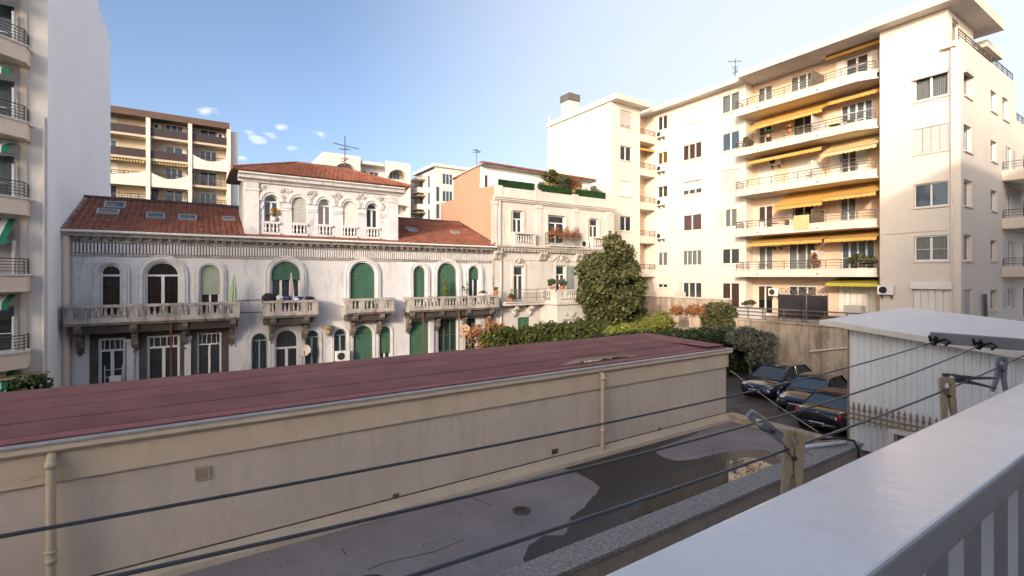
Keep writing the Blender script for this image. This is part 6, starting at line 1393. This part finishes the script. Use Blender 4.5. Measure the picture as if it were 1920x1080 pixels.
def pot(label, p, r, h, plant, n, size, pr, seed, mat='terracotta', group=None):
    t = thing('potted_plant', label, 'plant', p, group); mb = MB(); mb.lathe([(r*.7, 0), (r, h*.85), (r*1.1, h*.86), (r*1.1, h), (r*.9, h)], p, 10); obj('pot', mb, mat, t)
    mb = MB(); mb.tube([(p[0], p[1], p[2]+h*.9), (p[0], p[1], p[2]+h+pr[2])], .012, 5); obj('stem', mb, 'bark', t)
    leafcloud('foliage', clumps_in((p[0], p[1], p[2]+h+pr[2]), pr, 8, seed, .5), n, size, plant, t, seed); return t
TOPR = FL+.66
pot('terracotta pot on the right end of the villa balcony rail', F(VX(912)+.2, .9, TOPR), .16, .28, 'leaf', 120, .07, (.16, .16, .14), 1)
pot('tall yellow green plant on the villa balcony before the big green shutter', F(VX(828), .5, FL), .2, .3, 'leaf_lime', 420, .08, (.18, .15, .75), 2)
pot('thin spindly plant in a dark pot on the right villa balcony', F(VX(864), .55, FL+.3), .18, .35, 'leaf_dark', 90, .06, (.25, .2, .55), 3, 'cloth_dark')
pot('small seedling trays on the villa rail beside the terracotta pot', F(VX(893), .9, TOPR), .20, .12, 'leaf', 160, .05, (.4, .1, .10), 4, 'white_frame')
pot('flower pot plant hanging in the left arch of the belvedere', FB(cs[0]+.12, .02, 8.82), .14, .2, 'leaf_yellow', 320, .06, (.24, .12, .26), 5, 'moulding')
pot('bushy agave like plant on the bay balustrade of the ornate villa', (20.95, 26.7, 5.03), .17, .2, 'leaf', 420, .09, (.32, .3, .28), 6)
pot('broad plant in a long terracotta trough on the bay balustrade', (21.3, 26.05, 5.03), .2, .22, 'leaf_grey', 480, .08, (.55, .25, .26), 7)
pot('low fern in a pot beside the iron railing of the ornate villa', (U(950)[0], 27.4, 4.22), .16, .22, 'leaf', 200, .08, (.28, .25, .18), 8)
pot('green shrub hanging over the third floor balcony end of the cream building', (34.7, 20.6, zz(4, .02)), .22, .4, 'leaf', 500, .10, (.4, .4, .6), 9)
pot('hanging basket plant on the balcony under the largest yellow awning, left', (34.2, 18.9, zz(4, .75)), .16, .2, 'leaf_dark', 260, .08, (.28, .28, .2), 10)
pot('hanging basket plant on the balcony under the largest yellow awning, right', (34.2, 17.4, zz(4, .75)), .16, .2, 'leaf_rust', 240, .08, (.3, .3, .18), 11)
pot('sprawling leafy plant spilling out past the pier from the first floor balcony', (34.75, 13.3, zz(1, .02)), .22, .45, 'leaf', 900, .13, (.75, .8, .55), 12)
pot('tall reddish plant by the divider of the first floor balcony', (34.6, 15.9, zz(1, .06)), .2, .35, 'leaf_rust', 300, .09, (.3, .3, .65), 13)
pot('green balcony plant beside the dark divider, second floor', (34.7, 16.5, zz(2, .06)), .2, .4, 'leaf_dark', 260, .09, (.3, .3, .4), 14)
pot('green trailing plant in the patio planter', (28.95, 17.2, 4.0), .25, .12, 'leaf', 420, .08, (.75, .2, .16), 15, 'grey_shutter')
t = thing('flower_boxes', 'dried flower boxes along the iron balcony of the ornate villa', 'flower box', F2(U(1050)[0], .55, 8.9)); ua, ub = U(1022)[0], U(1078)[0]
for i in range(4):
    mb = MB(); a = ua+.05+i*(ub-ua)/4; mb.box(a, a+(ub-ua)/4-.1, .44, .66, 8.85, 9.06, F2); obj('box', mb, 'wood_brown', t)
leafcloud('foliage', [(ua+(ub-ua)*i/9, Y2-.58, 8.85+.2*(i % 3), .22, .15, .34) for i in range(10)], 900, .07, 'leaf_rust', t, 5)
# clutter and washing
t = thing('clutter_pile', 'heap of bags and dark household clutter on the small villa balcony', 'clutter', F(VX(540), .8, TOPR)); q = random.Random(3)
for i, (px, m, s) in enumerate(((500, 'cloth_dark', .30), (508, 'cloth_dark', .22), (520, 'cloth_white', .20), (535, 'cloth_blue', .18), (551, 'cloth_white', .14), (556, 'cloth_blue', .16), (572, 'cloth_dark', .14), (580, 'cloth_dark', .12))):
    mb = MB(); c = F(VX(px), .78, TOPR+s*.55); mb.sphere(c, s, 8, 6, (1.15, .8, .75)); mb.v = [(x+q.uniform(-.04, .04), y+q.uniform(-.04, .04), z+q.uniform(-.04, .04)) for x, y, z in mb.v]; obj('bundle', mb, m, t)
t = thing('laundry_rack', 'washing hung on a rack in the dark arched villa doorway', 'laundry', F(VX(540), .5, .2))
mb = MB(); mb.tube([F(VX(517), .4, 1.15), F(VX(560), .4, 1.15)], .012, 5); obj('rail', mb, 'white_frame', t)
for i, (px, m) in enumerate(((521, 'cloth_red'), (526, 'cloth_dark'), (532, 'cloth_white'), (539, 'cloth_dark'), (545, 'cloth_white'), (551, 'cloth_red'), (557, 'cloth_blue'))):
    mb = MB(); u = VX(px); hh = q.uniform(.35, .6); mb.box(u-.07, u+.07, .39, .41, 1.14-hh, 1.15, F); obj('garment', mb, m, t)
t = thing('clothes_airer', 'white drying rack standing behind the first ground floor window rail', 'airer', F(VX(210), .4, .2))
mb = MB()
for s in (VX(199), VX(231)): mb.tube([F(s, .35, .2), F(s, .35, 2.0)], .015, 5)
for k in range(5): mb.tube([F(VX(199), .35, .5+k*.33), F(VX(231), .35, .5+k*.33)], .012, 5)
obj('frame', mb, 'white_frame', t)
for k in range(3): mb = MB(); mb.box(VX(207), VX(229), .33, .37, .55+k*.36, .82+k*.36, F); obj('towel', mb, 'cloth_white' if k != 1 else 'cloth_blue', t)
def furniture(label, x, y, z):
    t = thing('balcony_table', label, 'table', (x, y, z)); mb = MB(); mb.lathe([(.34, .70), (.34, .73)], (x, y, z), 14); obj('top', mb, 'wood_brown', t)
    for k in range(3): mb = MB(); a = k*2.094; mb.tube([(x+.05*math.cos(a), y+.05*math.sin(a), z+.70), (x+.28*math.cos(a), y+.28*math.sin(a), z)], .015, 5); obj('leg', mb, 'iron', t)
furniture('small round table on the second floor balcony of the cream building', 34.9, 18.9, zz(2, 0)); furniture('small round table on the first floor balcony of the cream building', 34.9, 19.6, zz(1, 0))
def chair(label, x, y, z, rot=0., m='white_frame'):
    t = thing('balcony_chair', label, 'chair', (x, y, z)); t.rotation_euler = (0, 0, rot)
    def part(nm, mb): o = bpy.data.objects.new(nm, shared(nm, mb, m)); link(o, t)
    part('seat', MB().box(-.22, .22, -.22, .22, .42, .46)); part('backrest', MB().box(-.22, -.18, -.22, .22, .47, .9))
    for a in (-.19, .19):
        for b in (-.19, .19): part('leg', MB().tube([(a, b, 0), (a, b, .42)], .016, 5))
chair('white chair at the left end of the second floor balcony', 34.9, 19.8, zz(2, 0), .4); chair('dark chair beside the second floor round table', 34.85, 18.1, zz(2, 0), 2.6, 'wood_brown')
chair('white chair near the dark divider on the fourth floor balcony', 34.85, 15.7, zz(4, 0), 1.2); chair('dark chair at the right end of the fourth floor balcony', 34.85, 14.1, zz(4, 0), 2.9, 'iron'); chair('white chair on the first floor balcony left of its round table', 34.85, 20.3, zz(1, 0), .2)
furniture('small round table on the fourth floor balcony beside the white divider', 34.9, 14.9, zz(4, 0))
mb = MB(); mb.box(-onX(1488, 519, 34.1)[0], -onX(1517, 519, 34.1)[0], .02, .05, zz(2, .05), zz(2, 1.0), FX(XF)); tag(obj('reed_mat', mb, 'awning_pale', at=(34.1, 17, zz(2, .05))), 'orange reed mat tied over the balcony rail, second floor', 'mat')
# loose leaning planks at the grey right face
t = thing('leaning_planks', 'pair of dark planks leaning on the shaded right face of the cream building', 'planks', (38.6, 8.4, 3))
for i in range(2): mb = MB(); mb.prism([(38.3+i*.4, 3.0), (38.5+i*.4, 3.0), (38.25+i*.4, 4.9), (38.1+i*.4, 4.9)], .08, .14, FR); obj('plank', mb, 'iron', t)

# overhead wires over the car park
mb = MB(); mb.tube([(15.9, 10.15, 2.55), (17.5, 9.2, 2.05), (19.0, 8.0, 1.80), (19.0, 7.7, 1.80)], .014, 5); tag(obj('overhead_cable', mb, 'black_plastic', at=(15.9, 10.15, 2.5)), 'black cable from the garage corner to the corrugated shed', 'cable')
mb = MB(); mb.tube([(15.9, 10.12, 2.60), (15.95, 8.6, 1.75), (15.8, 7.2, 1.22)], .014, 5); tag(obj('overhead_cable', mb, 'bracket_grey', at=(15.9, 10.12, 2.5)), 'grey cable dropping from the garage corner to the terrace parapet', 'cable')

# ================================================================== THE VIEWER'S BALCONY: RAIL, CLOTHES LINES, PEGS
br = thing('balcony_railing', 'white painted balcony handrail across the lower right foreground', 'railing', (1, .26, 4.55))
mb = MB(); mb.box(-3.5, 5.5, .19, .325, EYE-.316, EYE-.27); o = obj('handrail', mb, 'rail_white', br); bv = o.modifiers.new('edge', 'BEVEL'); bv.width = .005; bv.segments = 3
for i in range(58):
    mb = MB(); x = -3.3+i*.152; mb.box(x, x+.085, .235, .262, 4.60, EYE-.317); o = obj('slat', mb, 'rail_white', br)
mb = MB(); mb.box(-3.5, 5.5, .225, .272, 4.56, 4.60); obj('bottom_rail', mb, 'rail_white', br)
LN = [(.635, .028), (.515, .040), (.385, .025)]
XE, XM, HW = 2.26, 1.02, 1.24
lz = lambda x, s: EYE-.236-s*(1-((x-XM)/HW)**2)
for i, (y, s) in enumerate(LN):
    mb = MB(); mb.tube([(x, y, lz(x, s)) for x in [(-.24+k*(XE+.24)/40) for k in range(41)]], .0021, 8)
    tag(obj('clothes_line', mb, 'line_wire', at=(1, y, EYE-.26), smooth=True), ('outermost grey clothes line stretched across the view', 'middle grey clothes line stretched across the view', 'innermost grey clothes line holding the wooden pegs')[i], 'clothes line', 'clothes lines outside the balcony')
cr = thing('clothes_line_bracket', 'grey metal bracket holding the clothes line ends before the shed roof', 'bracket', (2.28, .3, EYE-.24))
mb = MB(); mb.box(2.275, 2.295, .27, .655, EYE-.243, EYE-.203); o = obj('bar', mb, 'bracket_grey', cr); bv = o.modifiers.new('edge', 'BEVEL'); bv.width = .004; bv.segments = 2
mb = MB(); mb.box(2.265, 2.305, .20, .27, EYE-.265, EYE-.20); obj('clamp', mb, 'bracket_grey', cr)
mb = MB(); mb.box(-.28, -.25, .27, .655, EYE-.255, EYE-.205); obj('bar', mb, 'bracket_grey', cr)
for y in (.635, .515, .385):
    z = EYE-.236; mb = MB(); q = random.Random(int(y*1000))
    mb.tube([(2.262+.012*math.cos(k*1.1), y+.010*math.sin(k*1.3), z-.012+.003*k) for k in range(9)], .0045, 6); mb.tube([(2.25, y, z), (2.262, y-.03, z+.012), (2.262, y-.042, z+.002), (2.255, y-.03, z-.01)], .004, 6)
    for d_ in (-.006, .012): mb.tube([(2.258, y+d_, z), (2.258, y+d_+.004, z+.022)], .004, 6)
    obj('knot', mb, 'black_plastic', cr, True)

def peg(label, origin, rot, mat, core=None, L=.105, w=.013, t=.011, spread=.0, wire='spring'):
    """sprung clothes peg: two notched prongs and a coil; local z runs along the peg (jaw at +z), local x is its thickness"""
    p = thing('clothes_peg', label, 'clothes peg', origin, 'clothes pegs on the line')
    p.rotation_euler = rot
    for s in (-1, 1):
        # half profile in (x, z): inner edge has the line hole, the coil notch and the tapering handle
        inner = [(.0006, .5), (.0006, .40), (.0045, .37), (.0065, .33), (.0045, .29), (.0006, .26), (.0006, .16), (.0036, .13), (.0036, .09), (.0006, .06), (.0016, -.05), (.007+spread*.5, -.5)]
        outer = [(w*.95+spread*.8, -.5), (w, -.10), (w, .09), (w*.88, .115), (w*.88, .14), (w, .165), (w, .42), (w*.86, .5)]
        lp = [(s*x, z*L) for x, z in inner]+[(s*x, z*L) for x, z in outer]
        mb = MB(); mb.prism(lp, -t/2, t/2, lambda u, n, z: (u, n, z))
        me = shared('prong', mb, mat); o = bpy.data.objects.new('prong', me); link(o, p); bv = o.modifiers.new('edge', 'BEVEL'); bv.width = .0008; bv.segments = 2; bv.limit_method = 'ANGLE'
    mb = MB(); z = .11*L
    mb.tube([(.0034*math.cos(k*.9), -t*.62+t*1.24*k/26, z+.0034*math.sin(k*.9)) for k in range(27)], .0011, 5)
    for s in (-1, 1): mb.tube([(s*.002, s*t*.62, z), (s*w*.6, s*t*.66, z+.008), (s*w*1.02, s*t*.60, z+.0185), (s*w*1.02, -s*t*.3, z+.019)], .0011, 5)
    me = shared('coil', mb, wire); o = bpy.data.objects.new('coil', me); link(o, p)
    return p
def online(x, i=2): y, s = LN[i]; return (x, y, lz(x, s))
def pegpos(x, i, dz): a = online(x, i); return (a[0], a[1], a[2]+dz)
# local frame: thickness x, depth y, length z
peg('large wooden clothes peg upright on the innermost line, nearest the viewer', pegpos(.765, 2, -.025), (R(4), R(2), R(-52)), 'pin_wood', L=.108, w=.0135, t=.016)
peg('smaller looking wooden clothes peg upright on the line before the shed wall', pegpos(1.455, 2, -.028), (R(-3), R(-2), R(-56)), 'pin_wood', L=.108, w=.0135, t=.014)
peg('dark grey clothes peg lying sideways across the innermost line', pegpos(1.60, 2, .002), (R(0), R(-86), R(-58)), 'pin_dark', L=.10, w=.010, t=.010, spread=.006)
peg('grey clothes peg hanging open legged at the right end of the innermost line', pegpos(1.88, 2, -.022), (R(0), R(4), R(-52)), 'pin_grey', L=.10, w=.0115, t=.012, spread=.010)
peg('pale grey plastic clothes peg sticking up behind the large wooden peg', (.80, .425, EYE-.258), (R(10), R(-52), R(-52)), 'pin_grey', L=.115, w=.0085, t=.012)
